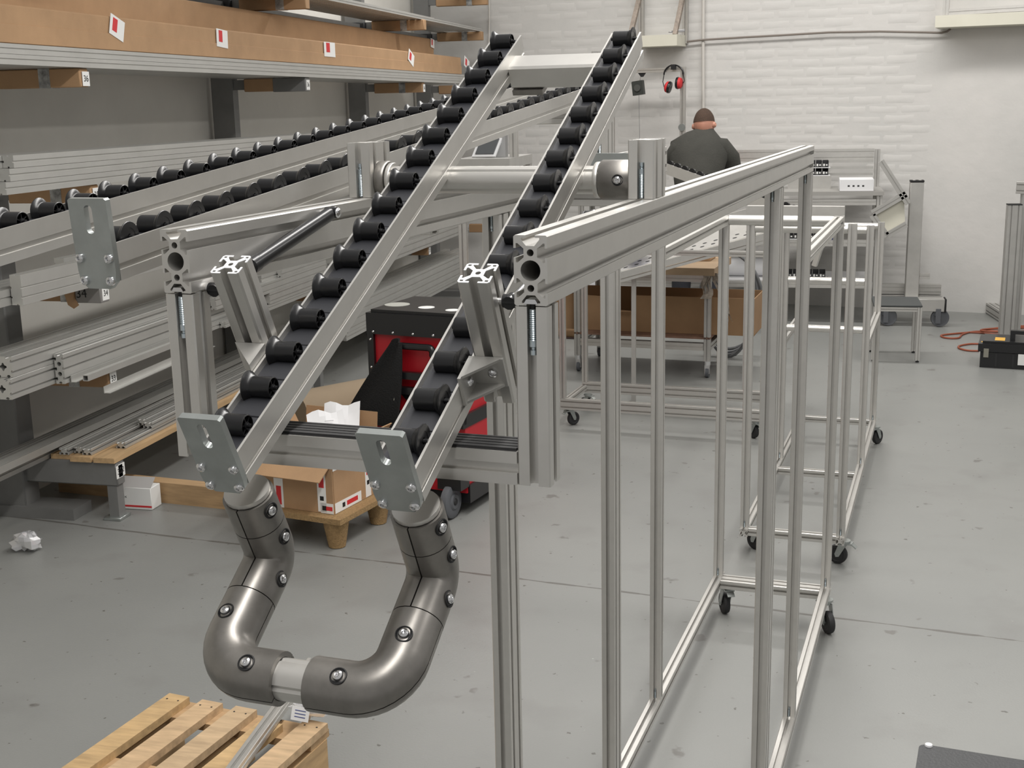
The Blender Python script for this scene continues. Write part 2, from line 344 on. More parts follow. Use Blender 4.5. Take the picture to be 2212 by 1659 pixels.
# posts to the floor rail and lower rails
ZR = 0.14
for x, ys in ((XL, ((1.88, P60V), (2.575, P60V), (3.035, P30), (3.965, P30))), (XR, ((2.50, P60V), (3.035, P30), (3.965, P30)))):
    for y, sec in ys:
        top = ZT-.061 if y < 3.9 else 1.345
        post(MC, x, y, ZR, top, sec)
        fy = y - (.025 if sec is P60V else .010)
        MC.inst('spring_bolt', SBS, (x, fy, ZR+.026), rot=(math.pi, 0, 0))
        if y < 3.9: MC.inst('spring_bolt', SBS, (x, fy, top-.026))
    rail(MC, (x, 1.84, ZR-.015), (x, 4.0, ZR-.015))
    rail(MC, (x, 3.052, 1.33), (x, 3.949, 1.33))
rail(MC, (XL+.0155, 3.945, ZR-.015), (XR-.0155, 3.945, ZR-.015), P60H, 'cross_rail')
rail(MC, (XL+.0155, 1.87, ZR-.015), (XR-.0155, 1.87, ZR-.015), P60H, 'cross_rail')
MC.part('cross_tube', MB().cyl((XL+.0155, 3.965, 1.33), (XR-.0155, 3.965, 1.33), .0155, n=20), ALU)
# casters
def caster_meshes(R, wd, tot):
    fork = MB(); fork.cyl((0,0,tot-.006), (0,0,tot), .024, n=14); fork.cyl((0,0,tot-.016), (0,0,tot-.006), .018, n=14)
    for s in (-1, 1): fork.prism([[(-.013*1000,(tot-.014)*1000),(.016*1000,(tot-.014)*1000),(.030*1000,(R+.004)*1000),(.026*1000,(R-.008)*1000),(.014*1000,(R-.006)*1000)]], (s*(wd/2+.0045)+.0012, 0, 0), (s*(wd/2+.0045)-.0012, 0, 0), (0,0,1))
    fork.cyl((-wd/2-.008, -.022 if False else .022, R), (wd/2+.008, .022, R), .004, n=8)
    fork.obox((0, -.012, tot-.010), V((1,0,0)), V((0,1,0)), V((0,0,1)), wd/2+.005, .02, .003)
    fork.obox((0, -.036, tot-.016), V((1,0,0)), V((0,.8,.6)), V((0,-.6,.8)), .012, .014, .002)
    wh = MB().lathe([(0, -wd*.35), (R*.30, -wd*.5), (R*.62, -wd*.42), (R*.7, -wd*.5), (R*.95, -wd*.42), (R, -wd*.2), (R, wd*.2), (R*.95, wd*.42), (R*.7, wd*.5), (R*.62, wd*.42), (R*.30, wd*.5), (0, wd*.35)], (0, .022, R), (1,0,0), 24)
    return fork.mesh('caster', ZINC), wh.mesh('wheel', RUB)
CF, CWH = caster_meshes(.037, .022, .109)
def caster(T, x, y, rz, z=0.0, me=None, parent=None):
    f = T.inst('caster', (me or (CF, CWH))[0], (x, y, z), parent, (0, 0, rz)); w = link('wheel', (me or (CF, CWH))[1], f); return f
for x, y, a in ((XL+.03, 3.96, .5), (XR+.005, 3.93, -2.6), (XL, 1.92, .3), (XR, 1.92, .7)): caster(MC, x, y, a)
# lower cross beam with the ribbed black slide strip
MC.part('cross_beam', MB().prism(grooved(44, 30, [0], 9, 5), (XL+.0155, 1.0215, 1.386), (XR-.0155, 1.0215, 1.386)), ALU)
st = MB()
for i in range(9): st.box(XL+.017, 1.0025+i*.0042, 1.4012, XR-.017, 1.0025+i*.0042+.0034, 1.4038 if i % 2 == 0 else 1.4034)
st.box(XL+.017, 1.002, 1.4009, XR-.017, 1.041, 1.4022)
MC.part('slide_strip', st, RUB)
# ---------------------------------------------------------------- roller tracks
CH = [[(-41,0),(-41,-20),(-39.2,-20.6),(-39.2,-25.7),(-41,-26),(-41,-36),(-24.6,-36),(-24.6,-33),(-16.4,-33),(-16.4,-36),(0,-36),(0,-26),(-1.8,-25.7),(-1.8,-20.6),(0,-20),(0,0),(-2.4,0),(-2.4,-19),(-38.6,-19),(-38.6,0)]]
def roller_mesh():
    mb = MB(); k = .001
    mb.lathe([(3*k,0.3*k),(8.6*k,.3*k),(8.8*k,0),(14.6*k,0),(15*k,.5*k),(14.8*k,1.3*k),(12.6*k,3.2*k),(11.2*k,5.6*k),(10.6*k,6.8*k),(10.2*k,7.2*k),(10.2*k,26.6*k),(9.8*k,27*k),(9.1*k,27*k),(9.0*k,19*k),(3.6*k,19*k),(3.6*k,27*k),(2.2*k,27.2*k),(2.2*k,31*k),(0,31*k)], (0,0,0), (1,0,0), 28)
    mb.lathe([(0,-4*k),(2.2*k,-4*k),(2.2*k,.4*k)], (0,0,0), (1,0,0), 12)
    for i in range(6):
        a = i*math.pi/3; d = V((0, math.cos(a), math.sin(a))); mb.obox(V((22.5*k,0,0))+d*(6.2*k), V((1,0,0)), d, V((1,0,0)).cross(d), 3.6*k, 3.0*k, .5*k)
    return mb.mesh('roller', BLACK, ang=30)
ROL = roller_mesh()
PLATE = [[(-41.8,41),(-41.8,-26),(-40.2,-36),(-33,-43),(-8,-43),(-1,-36),(.6,-26),(.6,41),(-1.4,42.6),(-39.8,42.6)], [(-25,31)] + [(-20.5-4.5*math.cos(a), 32+4.5*math.sin(a)) for a in [math.pi*i/8 for i in range(1, 8)]] + [(-16,32),(-16,15)] + [(-20.5+4.5*math.cos(a), 14-4.5*math.sin(a)) for a in [math.pi*i/8 for i in range(1, 8)]] + [(-25,14)]]
SCR = MB().lathe([(0,.0012),(.0011,.0014),(.0016,.0034),(.0024,.0036),(.0042,.0026),(.0048,.0008),(.0048,0)], (0,0,0), (0,0,1), 18).mesh('screw', CHROME)
def frame_of(Y0, Z0, ang):
    c, s = math.cos(ang), math.sin(ang); d = V((0, c, s)); t = V((0, -s, c))
    return d, t, (lambda x, S, Tt: V((x, Y0, Z0)) + d*S + t*Tt)
def track(T, xr, Y0, Z0, deg, L, n, pitch, s0, flange_left, plate=True, name='roller_track'):
    ang = math.radians(deg); d, t, P = frame_of(Y0, Z0, ang)
    tr = T.part(name, MB().prism(CH, P(xr,0,0), P(xr,L,0), t), ALU)
    bed = MB().cbox(-.0191, .0004, -.0185, .0191, pitch-.0004, -.0062, .0008).mesh('bed_segment', BED)
    for i in range(int(L/pitch)):
        o = T.inst('bed_segment', bed, P(xr-.0205, i*pitch + .001, 0), tr, (ang, 0, 0))
    for i in range(n):
        S = s0 + i*pitch
        if flange_left: T.inst('roller', ROL, P(xr-.0352, S, -.0004), tr, (random.uniform(0, 6), 0, 0))
        else: T.inst('roller', ROL, P(xr-.0058, S, -.0004), tr, (random.uniform(0, 6), 0, math.pi))
    if plate:
        pl = T.part('end_plate', MB().prism(PLATE, P(xr,-.0072,0), P(xr,-.0004,0), t), ZINC, ang=25)
        for x, tt in ((-.0045,-.0135),(-.0368,-.0135),(-.0062,-.0350),(-.0352,-.0350)):
            T.inst('screw', SCR, P(xr+x, -.0072, tt), pl, (ang + math.pi/2, 0, 0))
    return tr, P, d, t
TA = 26.1
trL = track(MC, -0.579, 0.908, 1.409, TA, 0.873, 16, .0545, .036, True)
trR = track(MC, -0.410, 0.908, 1.407, TA, 0.873, 16, .0545, .036, False)
PL = trL[1]; dT, tT = trL[2], trL[3]
# far cross bar between the tracks, with its two fixing plates
MC.part('cross_bar', MB().prism([[(-20,-13),(-17,-16),(17,-16),(20,-13),(20,13),(17,16),(-17,16),(-20,13)]], PL(-.579,.820,-.030), PL(-.451,.820,-.030), tT), ALU)
for x0, x1 in ((-.578, -.535), (-.470, -.452)): MC.part('fixing_plate', MB().obox(PL((x0+x1)/2,.812,-.0505), V((1,0,0)), dT, tT, (x1-x0)/2, .014, .0035), CAST)
# struts standing square on the tracks
for xc, P_ in ((-.3905, trR[1]), (-.6385, trL[1])):
    MC.part('strut', MB().prism(STRUT, P_(xc, .160, -.045), P_(xc, .160, .088), dT), ALU)
    cut = MC.part('strut_end_cut_lit', MB().prism(STRUT, P_(xc, .160, .0881), P_(xc, .160, .0888), dT), LIT_CUT)  # thin end slice carrying the painted ceiling light
# angle bracket in the corner between the right strut and the right track
g = MB(); P_ = trR[1]; x0, x1, s0, s1, b0, b1 = -.4098, -.3765, .111, .1448, -.0225, .0085
g.add([P_(x0,s0,b1), P_(x0,s1,b1), P_(x1,s1,b1), P_(x0,s0,b1-.0026), P_(x0,s1,b1-.0026), P_(x1,s1,b1-.0026)], [(0,2,1),(3,4,5),(0,1,4,3),(1,2,5,4),(2,0,3,5)])
g.add([P_(x0,s0,b0), P_(x0,s1,b0), P_(x1,s1,b0), P_(x0,s0,b0+.0026), P_(x0,s1,b0+.0026), P_(x1,s1,b0+.0026)], [(0,2,1),(3,4,5),(0,1,4,3),(1,2,5,4),(2,0,3,5)])
g.obox(P_(x0+.0015,(s0+s1)/2,(b0+b1)/2), V((1,0,0)), dT, tT, .0015, (s1-s0)/2, (b1-b0)/2); g.obox(P_((x0+x1)/2,s1-.0015,(b0+b1)/2), V((1,0,0)), dT, tT, (x1-x0)/2, .0015, (b1-b0)/2)
br = MC.part('angle_bracket', g, ALUD)
q1 = V((1,0,0)).to_track_quat('Z', 'Y'); q2 = (-dT).to_track_quat('Z', 'Y')
MC.inst('screw', SCR, P_(x0+.003, s0+.016, (b0+b1)/2), br, quat=q1); MC.inst('screw', SCR, P_(x1-.012, s1-.003, (b0+b1)/2), br, quat=q2)
g = MB(); P_ = trL[1]; x0, x1 = -.6205, -.6535
g.add([P_(x0,.111,.0085), P_(x0,.1448,.0085), P_(x1,.1448,.0085), P_(x0,.111,-.0225), P_(x0,.1448,-.0225), P_(x1,.1448,-.0225)], [(0,1,2),(3,5,4),(0,3,4,1),(1,4,5,2),(2,5,3,0)])
MC.part('angle_bracket', g, ALUD)
# gas springs from the struts up to the inner faces of the beams
def gas_spring(xs, P_, xb, ya, za, flip):
    a = P_(xs, .160, .060); b = V((xb, ya, za)); dd = (b-a).normalized(); Lg = (b-a).length
    gs = MC.part('gas_spring', MB().cyl(b-dd*Lg*.72, b-dd*.008, .0078, n=18), BLACK)
    MC.part('gas_spring_rod', MB().cyl(a+dd*.004, b-dd*Lg*.70, .0034, n=12), CHROME, gs)
    MC.part('gas_spring_collar', MB().cyl(b-dd*Lg*.74, b-dd*Lg*.69, .0086, n=18), BLACK, gs)
    sx = V((1,0,0)) * flip
    for p, nm in ((a, 'ball_joint'), (b, 'ball_joint')):
        MC.part(nm, MB().cyl(p-dd*.006, p+dd*.006, .0062, n=12).cyl(p-sx*.007, p+sx*.007, .0062, n=16), BLACK, gs)
        MC.part('ball_stud', MB().lathe([(0,.0112),(.0022,.0110),(.0050,.0098),(.0058,.0085),(.0058,.0074),(.0036,.0066),(.0036,-.012),(0,-.012)], p, sx if nm == 'ball_joint' and p is not a else (V((1,0,0)) if xs > -.5 else V((-1,0,0))), 14), CHROME, gs)
gas_spring(-.3650, trR[1], -.3620, 1.275, 1.583, -1)
gas_spring(-.6640, trL[1], -.6640, 1.268, 1.585, 1)
# pivot tube with clamps and collars between the short posts
YP, ZP = 1.424, 1.612
PT = MC.part('pivot_tube', MB().prism([[((16.3 if not (abs((i % 12)-6) < 1) else 14.6)*math.cos(2*math.pi*i/48), (16.3 if not (abs((i % 12)-6) < 1) else 14.6)*math.sin(2*math.pi*i/48)) for i in range(48)]], (XL+.0155, YP, ZP), (XR-.0155, YP, ZP)), ALU)
for x0, x1, sg in ((XR-.0155, XR-.0155-.038, -1), (XL+.0155, XL+.0155+.012, 1)):
    cl = MC.part('tube_clamp', MB().lathe([(.012,0),(.0225,0),(.0232,.0012*1),(.0232,abs(x1-x0)-.0015),(.0222,abs(x1-x0)),(.0160,abs(x1-x0))], (x0, YP, ZP), (sg,0,0), 36), CAST)
    MC.part('tube_collar', MB().lathe([(.0162,0),(.0205,0),(.0209,.0006),(.0209,.0050),(.0205,.0056),(.0162,.0056)], (x1+sg*.0012, YP, ZP), (sg,0,0), 36), ALU)
    if sg < 0:
        nrm = V((0,-.999,.05)).normalized(); pc = V((XR-.0155-.0135, YP, ZP)) + nrm*.0222
        MC.part('screw_recess_shade', MB().lathe([(.0066,.0014),(.0066,.0010),(.0046,.0006),(0,.0006)], pc, nrm, 18), DARK, cl)  # black dish paints the shade around the clamp screw
        MC.inst('screw', SCR, pc+nrm*.0006, cl, quat=nrm.to_track_quat('Z','Y'))
# ---------------------------------------------------------------- U-shaped tube handle below the near end
def half_sec(ro, ri, side, gap=.0007, n=14):
    a0 = math.asin(gap/ro); pts = []
    for i in range(n+1): a = a0 + (math.pi - 2*a0)*i/n; pts.append((ro*math.cos(a), side*ro*math.sin(a)))
    for i in range(n, -1, -1): a = a0 + (math.pi - 2*a0)*i/n; pts.append((ri*math.cos(a), side*max(gap, ri*math.sin(a))))
    return pts if side > 0 else list(reversed(pts))
dn = -tT; d2 = V((0,-.833,-.553)).normalized()
HXL, HXR = -.600, -.431
bendp = lambda x: V((x, .9895, 1.283)); corner = lambda x: V((x, .884, 1.2135))
RO, RI = .0240, .0192
def fitting(name, path, B, screws, cast=CAST):
    h = []
    for side in (1, -1):
        h.append(MC.part(name, MB().sweep(half_sec(RO, RI, side), path, B), cast, ang=45))
    for p, nrm in screws:
        nrm = V(nrm).normalized(); c0 = V(p) + nrm*(RO+.0002)
        hh = h[0] if nrm.dot(V(B)) > 0 else h[1]
        MC.part('screw_recess_shade', MB().lathe([(.0080,.0000),(.0078,.0007),(.0070,.0009),(.0062,-.0004),(0,-.0008)], c0 - nrm*.0003, nrm, 20), DARK, hh)  # black ring paints the recess shade around each fitting screw
        MC.inst('screw', SCR, c0 - nrm*.0004, hh, quat=nrm.to_track_quat('Z', 'Y'))
for x in (HXL, HXR):
    bp = bendp(x); top = bp + tT*.0805; co = corner(x); dd = (co - bp).normalized()
    MC.part('handle_tube', MB().cyl(top + tT*.004, bp + tT*.02, .0185, n=24), ALU)
    MC.part('handle_collar', MB().cyl(top + tT*.0008, top + tT*.0052, .0215, n=24), ALU)
    fitting('clamp_half', [top, bp + tT*.047], V((1,0,0)), [(bp + tT*.068, (1,-.25,-.1))])
    fitting('bend_half', arcpath([bp + tT*.046, bp, bp + dd*.052], .020, 8), V((1,0,0)), [(bp + tT*.030, (1,-.1,0)), (bp + dd*.030, (1,.0,.2))])
sgn = 1
for x, sg in ((HXL, 1), (HXR, -1)):
    bp = bendp(x); co = corner(x); dd = (co - bp).normalized(); ex = V((sg,0,0)); Bn = V((1,0,0)).cross(dd).normalized()
    if Bn.z < 0: Bn = -Bn
    fitting('elbow_half', arcpath([bp + dd*.053, co, co + ex*(.066 if sg > 0 else .072)], .036, 10), Bn, [(co - dd*.046, Bn - ex*.15), (co + ex*.040, Bn - dd*-.1)])
MC.part('handle_tube', MB().prism([[((18.6 if (i % 10) else 17.0)*math.cos(2*math.pi*i/40), (18.6 if (i % 10) else 17.0)*math.sin(2*math.pi*i/40)) for i in range(40)]], corner(HXL)+V((.05,0,0)), corner(HXR)-V((.05,0,0))), ALU)
# ---------------------------------------------------------------- second, gently sloping pair of tracks on the left side of the same machine
t2 = track(MC, -0.740, 0.980, 1.581, 5.38, 1.80, 30, .0585, .030, False)
t1 = track(MC, -0.909, 0.860, 1.572, 5.38, 1.90, 32, .0585, .030, True)
rail(MC, (-.960, 1.36, 1.566), (XL-.0155, 1.36, 1.566), P30, 'cross_rail')
rail(MC, (-.960, 2.52, 1.6735), (XL-.0155, 2.52, 1.6735), P30, 'cross_rail')
post(MC, XL, 2.52, ZT+.0005, 1.80, P60V)
MC.inst('spring_bolt', SB, (XL, 2.4955, ZT+.041), rot=(math.pi, 0, 0))
# level bar behind the pivot and the zinc angle carried by it
rail(MC, (XL+.0155, 2.02, 1.548), (XR-.0155, 2.02, 1.548), P30, 'cross_rail')
MC.part('zinc_angle', MB().box(-.632, 1.985, 1.5645, -.50, 1.992, 1.62).box(-.632, 1.992, 1.5645, -.50, 2.03, 1.569), ZINC)
MC.inst('screw', SCR, (-.622, 1.9848, 1.578), rot=(math.pi/2, 0, 0))
tr3 = MC.part('short_track', MB().box(-.62, 1.9925, 1.5695, -.46, 2.03, 1.618), ALU)
for k in range(2): MC.inst('roller', ROL, (-.605, 2.02+.055*k, 1.632), tr3)
rail(MC, (-1.02, 1.66, 1.535), (XL-.0155, 1.66, 1.535), P30, 'cross_rail')
# ================================================================ cantilever stock rack along the left wall
RK = Thing('cantilever_rack', 'grey steel cantilever rack along the left wall with numbered arms', 'rack', (-3.3, 7.0, 0))
AF = -2.80                                    # front ends of the arms
BC = [4.60, 6.93, 9.22, 10.95]
LEV = {32: .257, 33: .655, 34: 1.015, 35: 1.418, 36: 1.875, 38: 2.325, 40: 2.62}
for i, b in enumerate(BC):
    c = MB().box(-3.385, b-.035, 0, -3.25, b+.035, 3.3); RK.part('column', c, RACKP)
    RK.part('column_sleeve', MB().cbox(-3.40, b-.055, 0, -3.235, b+.055, 1.53, .006), RACKP)
    RK.part('base_shoe', MB().box(-3.41, b-.07, 0, -3.0, b+.07, .05), RACKP)
for z, t in ((2.235, .07), (1.18, .06), (.52, .06)):
    for b0, b1 in zip(BC[:-1], BC[1:]): RK.part('brace', MB().box(-3.30, b0+.05, z, -3.26, b1-.05, z+t), RACKP)
for b in BC[1:]: RK.part('brace_clip', MB().cbox(-3.34, b-.06, 2.19, -3.225, b+.045, 2.318, .006), RUB)
def num_label(parent, txt, c, w=.042, h=.042):
    nl = RK.part('number_label', MB().box(c.x, c.y-w/2, c.z-h/2, c.x+.0015, c.y+w/2, c.z+h/2), WHITE, parent)
    text_mesh(RK, txt, h*.62, c + V((.002, 0, 0)), (0,1,0), (0,0,1), INK, nl)
TAPE = mat('printed_tape', (0.55, 0.55, 0.54), 0.5, 0, 0.75, 26, stretch=(1, 6, 1))
for n, z in LEV.items():
    for i, b in enumerate(BC):
        if n in (40,) and i < 3: continue
        fr = AF if n < 38 else AF + .03
        if n == 40: fr = -2.72
        bare = (n == 32)
        a0 = MB()
        if bare:
            arm = RK.part('arm', MB().cbox(-3.25, b-.032, z-.106, fr, b+.032, z, .006), RACKP)
            RK.part('leg', MB().box(fr-.055, b-.026, .012, fr-.010, b+.026, z-.107), RACKP); RK.part('foot_plate', MB().cbox(fr-.075, b-.045, 0, fr+.005, b+.045, .014, .002), ZINC)
        else:
            arm = RK.part('arm', MB().box(-3.25, b-.020, z-.062, fr-.012, b+.020, z-.006), RACKP)
            wr = RK.part('cardboard_sleeve', MB().cbox(-3.18, b-.031, z-.074, fr-.002, b+.031, z-.001, .004), CARD2 if n in (33, 34) else CARD, arm)
            RK.part('tape_band', MB().box(fr-.185, b-.0325, z-.0755, fr-.135, b+.0325, z-.0005), TAPE, arm)
            if n == 36 and i == 1: RK.part('metal_sleeve', MB().cbox(fr-.20, b-.034, z-.078, fr+.001, b+.034, z-.0004, .003), RACKP, arm)
            if n == 34 and i == 0:
                RK.part('grey_tape', MB().cbox(fr-.115, b-.034, z-.078, fr+.001, b+.034, z-.0004, .003), mat('grey_tape', (.22,.21,.2), .5), arm)
                text_mesh(RK, '34', .052, V((fr-.085, b-.0348, z-.04)), (1,0,.06), (0,0,1), INK, arm)
                fl = MB(); pts = [(fr-.165, z-.004), (fr-.115, z-.008), (fr-.118, z-.055), (fr-.10, z-.085), (fr-.118, z-.098), (fr-.150, z-.084), (fr-.155, z-.045)]
                n0 = len(pts); fl.add([(x, b-.036-.004*math.sin(k*2), zz) for k, (x, zz) in enumerate(pts)] + [(x, b-.041-.006*math.cos(k*3), zz-.003) for k, (x, zz) in enumerate(pts)], [tuple(range(n0-1, -1, -1)), tuple(range(n0, 2*n0))] + [(k, (k+1) % n0, n0+(k+1) % n0, n0+k) for k in range(n0)])
                RK.part('torn_cardboard', fl, CARD, arm, ang=80)
        if n <= 36: num_label(arm, str(n), V((fr + (.001 if not bare else .0005), b+.006, z-.042)), h=.056, w=.050)
        if bare and i == 0: num_label(arm, '32', V((fr+.0005, b-.012, z-.045)), h=.055, w=.05)
# ---------------------------------------------------------------- stock lying on the arms
G45 = grooved(45, 45, [0], 8, 6); G4590 = grooved(45, 90, [-22.5, 22.5], 8, 6); G30 = grooved(30, 30, [0], 7, 5); G3060 = grooved(30, 60, [-15, 15], 7, 5)
G60120 = [slotted(80, 80, [[-20, 20], [-20, 20], [-20, 20], [-20, 20]]), [(10*math.cos(t)*(1.25+.35*math.cos(4*t)), -10*math.sin(t)*(1.25+.35*math.cos(4*t))) for t in [2*math.pi*k/24 for k in range(24)]]]
G4080 = [slotted(40, 120, [[0], [-40, 0, 40], [0], [-40, 0, 40]]), [(9*math.cos(t), 20-9*math.sin(t)) for t in [2*math.pi*k/10 for k in range(10)]], [(9*math.cos(t), -20-9*math.sin(t)) for t in [2*math.pi*k/10 for k in range(10)]]]
def stock(sec, a, z, b0, b1, label, group, m=ALUR, da=0.0, dz=0.0, name='profile_bar'):
    p0, p1 = V((a, b0, z)), V((a+da, b1, z+dz)); mb = MB().prism(sec, p0, p1); base = V((a, (b0+b1)/2, z)); base.z = min(v.z for v in mb.v)
    return solo(name, mb, m, base, label, 'profile bar', group)
rs = random.Random(5)
# level 36: two layers of bars, long cartons above
W = .0365
for j in range(2):
    for k in range(12):
        lab = 'long aluminium bar hidden between others in the flat double layer on the arms numbered 36' if k else ('foremost bar of the %s layer on the arms numbered 36' % ('lower', 'upper')[j])
        stock(grooved(36, 36, [0], 7, 5), AF-.004-k*.0372, LEV[36]+.0185+j*.0371, 3.35-rs.random()*.3, 10.4+rs.random()*.2, lab, 'bars on the arms numbered 36' if k else None)
z0 = LEV[36]+.0755
def long_carton(a0, a1, b0, b1, z0, z1, label, lip, labels):
    T = Thing('long_carton', label, 'carton', ((a0+a1)/2, (b0+b1)/2, z0))
    mb = MB(); n = 14
    T.part('carton_body', MB().cbox(a0, b0, z0, a1, b1, z1, .006), CARD)
    T.part('carton_flap', MB().cbox(a1, b0, z0+.002, a1+.004, b1, z0+(z1-z0)*lip, .0015), CARD)
    for (b, w, hh, tilt) in labels:
        s = T.part('shipping_label', MB().obox((a1+.0055, b, z1-hh*.5-.002), V((1,0,0)), V((0,1,-tilt)).normalized(), V((0,tilt,1)).normalized(), .0012, w/2, hh/2), WHITE)
        T.part('red_mark', MB().obox((a1+.007, b-w*.15, z1-hh*.40), V((1,0,0)), V((0,1,-tilt)).normalized(), V((0,tilt,1)).normalized(), .0006, w*.16, hh*.32), REDP, s)
    return T
long_carton(-2.99, AF-.012, 3.2, 10.35, z0, 2.088, 'long brown carton with white and red labels at the front of the upper shelf', .50, [(RA(255,52,AF).y, .11, .085, .32), (RA(482,77,AF).y, .12, .085, .06), (RA(714,104,AF).y, .18, .085, 0), (RA(890,122,AF).y, .13, .085, .42), (RA(1010,138,AF).y, .16, .085, .3)])
long_carton(-3.20, -3.0, 3.2, 10.2, z0, 2.235, 'taller long brown carton lying behind the labelled one on the upper shelf', .02, [(10.15, .10, .07, .1)])
# level 38
lab = 'long thin bar seen from below on the topmost full shelf'
for k in range(8): stock(grooved(40, 24, [0], 6, 4), AF-.01-k*.050, LEV[38]+.0125, 6.0+rs.random()*.8, 10.75+rs.random()*.35, lab if k else 'front edge bar of the topmost full shelf, above the long brown cartons', 'bars on the top shelf' if k else None)
for k in range(5): stock(grooved(40, 30, [0], 6, 4), AF-.12-k*.055, LEV[38]+.041, 5.6+rs.random()*1.2, [9.9, 10.6, 10.9, 10.3, 10.8][k], 'long bar of the loose upper layer on the topmost full shelf', 'upper layer on the top shelf')
for k in range(4): stock(G30, -2.78-k*.06, LEV[40]+.0155, 10.2, 11.05+.05*k if k < 2 else 11.0, 'short bar end on the highest arm near the wall corner', 'bars on the highest arm', ALUD)
# level 35: stack whose near end shows at the left edge
lab = 'aluminium bar in the stack behind the sloping rollers, on the middle arms'
for k in range(4):
    for j in range(3): stock(grooved(45, 45, [0], 7, 5), AF-.01-k*.0462, LEV[35]+.0232+j*.0462, 4.0+.03*j-.35*(k > 0)+.02*k, 9.9+rs.random()*.6, lab if k else ['lowest', 'middle', 'top'][j] + ' front bar of the stack behind the sloping rollers, on the middle arms', 'bars on the middle arms' if k else None)
# level 34
lab = 'aluminium bar on the arms numbered 34, under the sloping rollers'
stock(grooved(45, 112, [-28, 8], 6, 4), AF-.005, LEV[34]+.057, 4.02, 9.6, 'deep grooved aluminium bar at the front of the arms numbered 34', None)
for k in range(4): stock(grooved(45, 60, [0], 7, 5), AF-.055-k*.047, LEV[34]+.031, 3.95-rs.random()*.3, 9.4+rs.random()*.6, lab, 'bars on the arms numbered 34')
for k in range(3): stock(grooved(45, 45, [0], 7, 5), AF-.075-k*.047, LEV[34]+.0845, 4.4+rs.random()*.9, 8.8+rs.random()*.6, lab, 'bars on the arms numbered 34')
# level 33: big hollow sections and smaller bars, several short pieces standing out
for k in range(2):
    for j in range(2): stock(G60120, AF-.110-k*.082, .655+.041+j*.081, 4.02+.02*j, 6.8, 'heavy hollow square bar, %s %s of the four at the left end of arm 33' % (('lower', 'upper')[j], ('right', 'left')[k]), 'heavy bars on the arms numbered 33')
stock(G4080, AF-.045, .655+.061, 4.30, 6.8, 'tall ribbed bar beside the heavy square bars on the arms numbered 33', None)
stock([[(-12,-12),(12,-12),(12,12),(-12,12)], [(-9.5,9.5),(9.5,9.5),(9.5,-9.5),(-9.5,-9.5)]], AF+.028, .668, 4.36, 5.3, 'slim hollow square tube at the front of the arms numbered 33', None, ALUR)
stock([[(-11,-14),(11,-14),(11,-11),(-8,-11),(-8,14),(-11,14)]], AF-.008, .670, 4.33, 5.3, 'thin angle bar next to the slim square tube on the arms numbered 33', None)
stock([[(-14,-14),(14,-14),(14,-11),(-11,-11),(-11,14),(-14,14)]], AF+.062, .600, 4.45, 5.4, 'thin bright angle strip jutting past the end of arm 33', None, ALUR, dz=.012)
for k in range(9):
    j = k % 5; c = k // 5; b0 = 5.38 + .18*((j*3) % 5) + .2*c
    stock(G30 if j == 0 else G3060 if j < 4 else G45, AF+.002-c*.0+(.032 if c else 0), .671 if j == 0 else .7175+(j-1)*.0605 if j < 4 else .8915, b0, 6.95, ['lowest', 'second', 'third', 'fourth', 'topmost'][j] + ' loose bar from below in the %s pile column on the arms numbered 33' % ('inner', 'outer')[c], 'loose pile on the arms numbered 33', rs.choice([ALUR, ALUD]))
for k in range(6): stock(G4590, AF+.005-k*.048, .655+.0455, 7.1+rs.random()*.3, 9.8+rs.random()*.6, 'deep bar in the far row on the arms numbered 33', 'far bars on the arms numbered 33', rs.choice([ALUR, ALUD]))
# level 32: bars on timber boards
for k, (a, b0) in enumerate(((AF-.045, 4.55), (AF-.155, 4.55), (AF-.265, 4.58))):
    stock(rect(98, 22), a, LEV[32]+.0112, b0, 7.0, ['front', 'middle', 'rear'][k] + ' pale timber board bridging the lowest arms under aluminium bars', 'boards on the lowest arms', WOOD, name='timber_board')
lab = 'twin-groove aluminium bar on the boards of the lowest arms'
TW = [slotted(45, 30, [[-11, 11], [0], [-11, 11], [0]])]
zb = LEV[32]+.0225
for k, (a, z, b0) in enumerate(((AF-.050, 0, 4.70), (AF-.140, 0, 4.58), (AF-.190, 0, 4.60), (AF-.242, 0, 4.57), (AF-.045, .031, 4.93), (AF-.10, .031, 4.98))):
    stock(TW, a, zb+.0155+z, b0, 6.9+.1*rs.random(), ['twin-groove bar at the front edge of the lowest boards, under two others', 'second twin-groove bar from the front on the lowest boards', 'third twin-groove bar from the front on the lowest boards', 'rearmost twin-groove bar on the lowest boards', 'upper twin-groove bar nearest the aisle on the lowest boards', 'upper twin-groove bar set back from the aisle on the lowest boards'][k], 'bars on the lowest arms')
for k in range(2): stock(G45, AF-.345-k*.047, LEV[32]+.0235, 3.9+.2*rs.random(), 7.0, 'long bar at the back of the lowest arms reaching past the left edge', 'back bars on the lowest arms', ALUD)
stock([[(-30,-15),(30,-15),(30,15),(24,15),(24,-10),(-24,-10),(-24,15),(-30,15)]], AF-.30, .326, 3.6, 7.0, 'long shallow channel lying on the lowest arms and leaving the picture at the left', None, ALUR)
stock(TW, AF-.385, .3195, 4.3, 7.0, 'dark-ended bar lying behind the shallow channel on the lowest arms', None, ALUD)
for k in range(5):
    for j in range(3): stock(G4590 if j else G45, AF-.02-k*.048, [LEV[32]+.023, LEV[32]+.0915, LEV[32]+.182][j], 7.2+.12*j+rs.random()*.2, 10.2+rs.random()*.4, 'deep bar inside the tall far stack on the lowest arms' if k else ['lowest', 'middle', 'topmost'][j] + ' front bar of the tall far stack on the lowest arms', 'far stack on the lowest arms' if k else None, ALUR if k == 0 else ALUD)
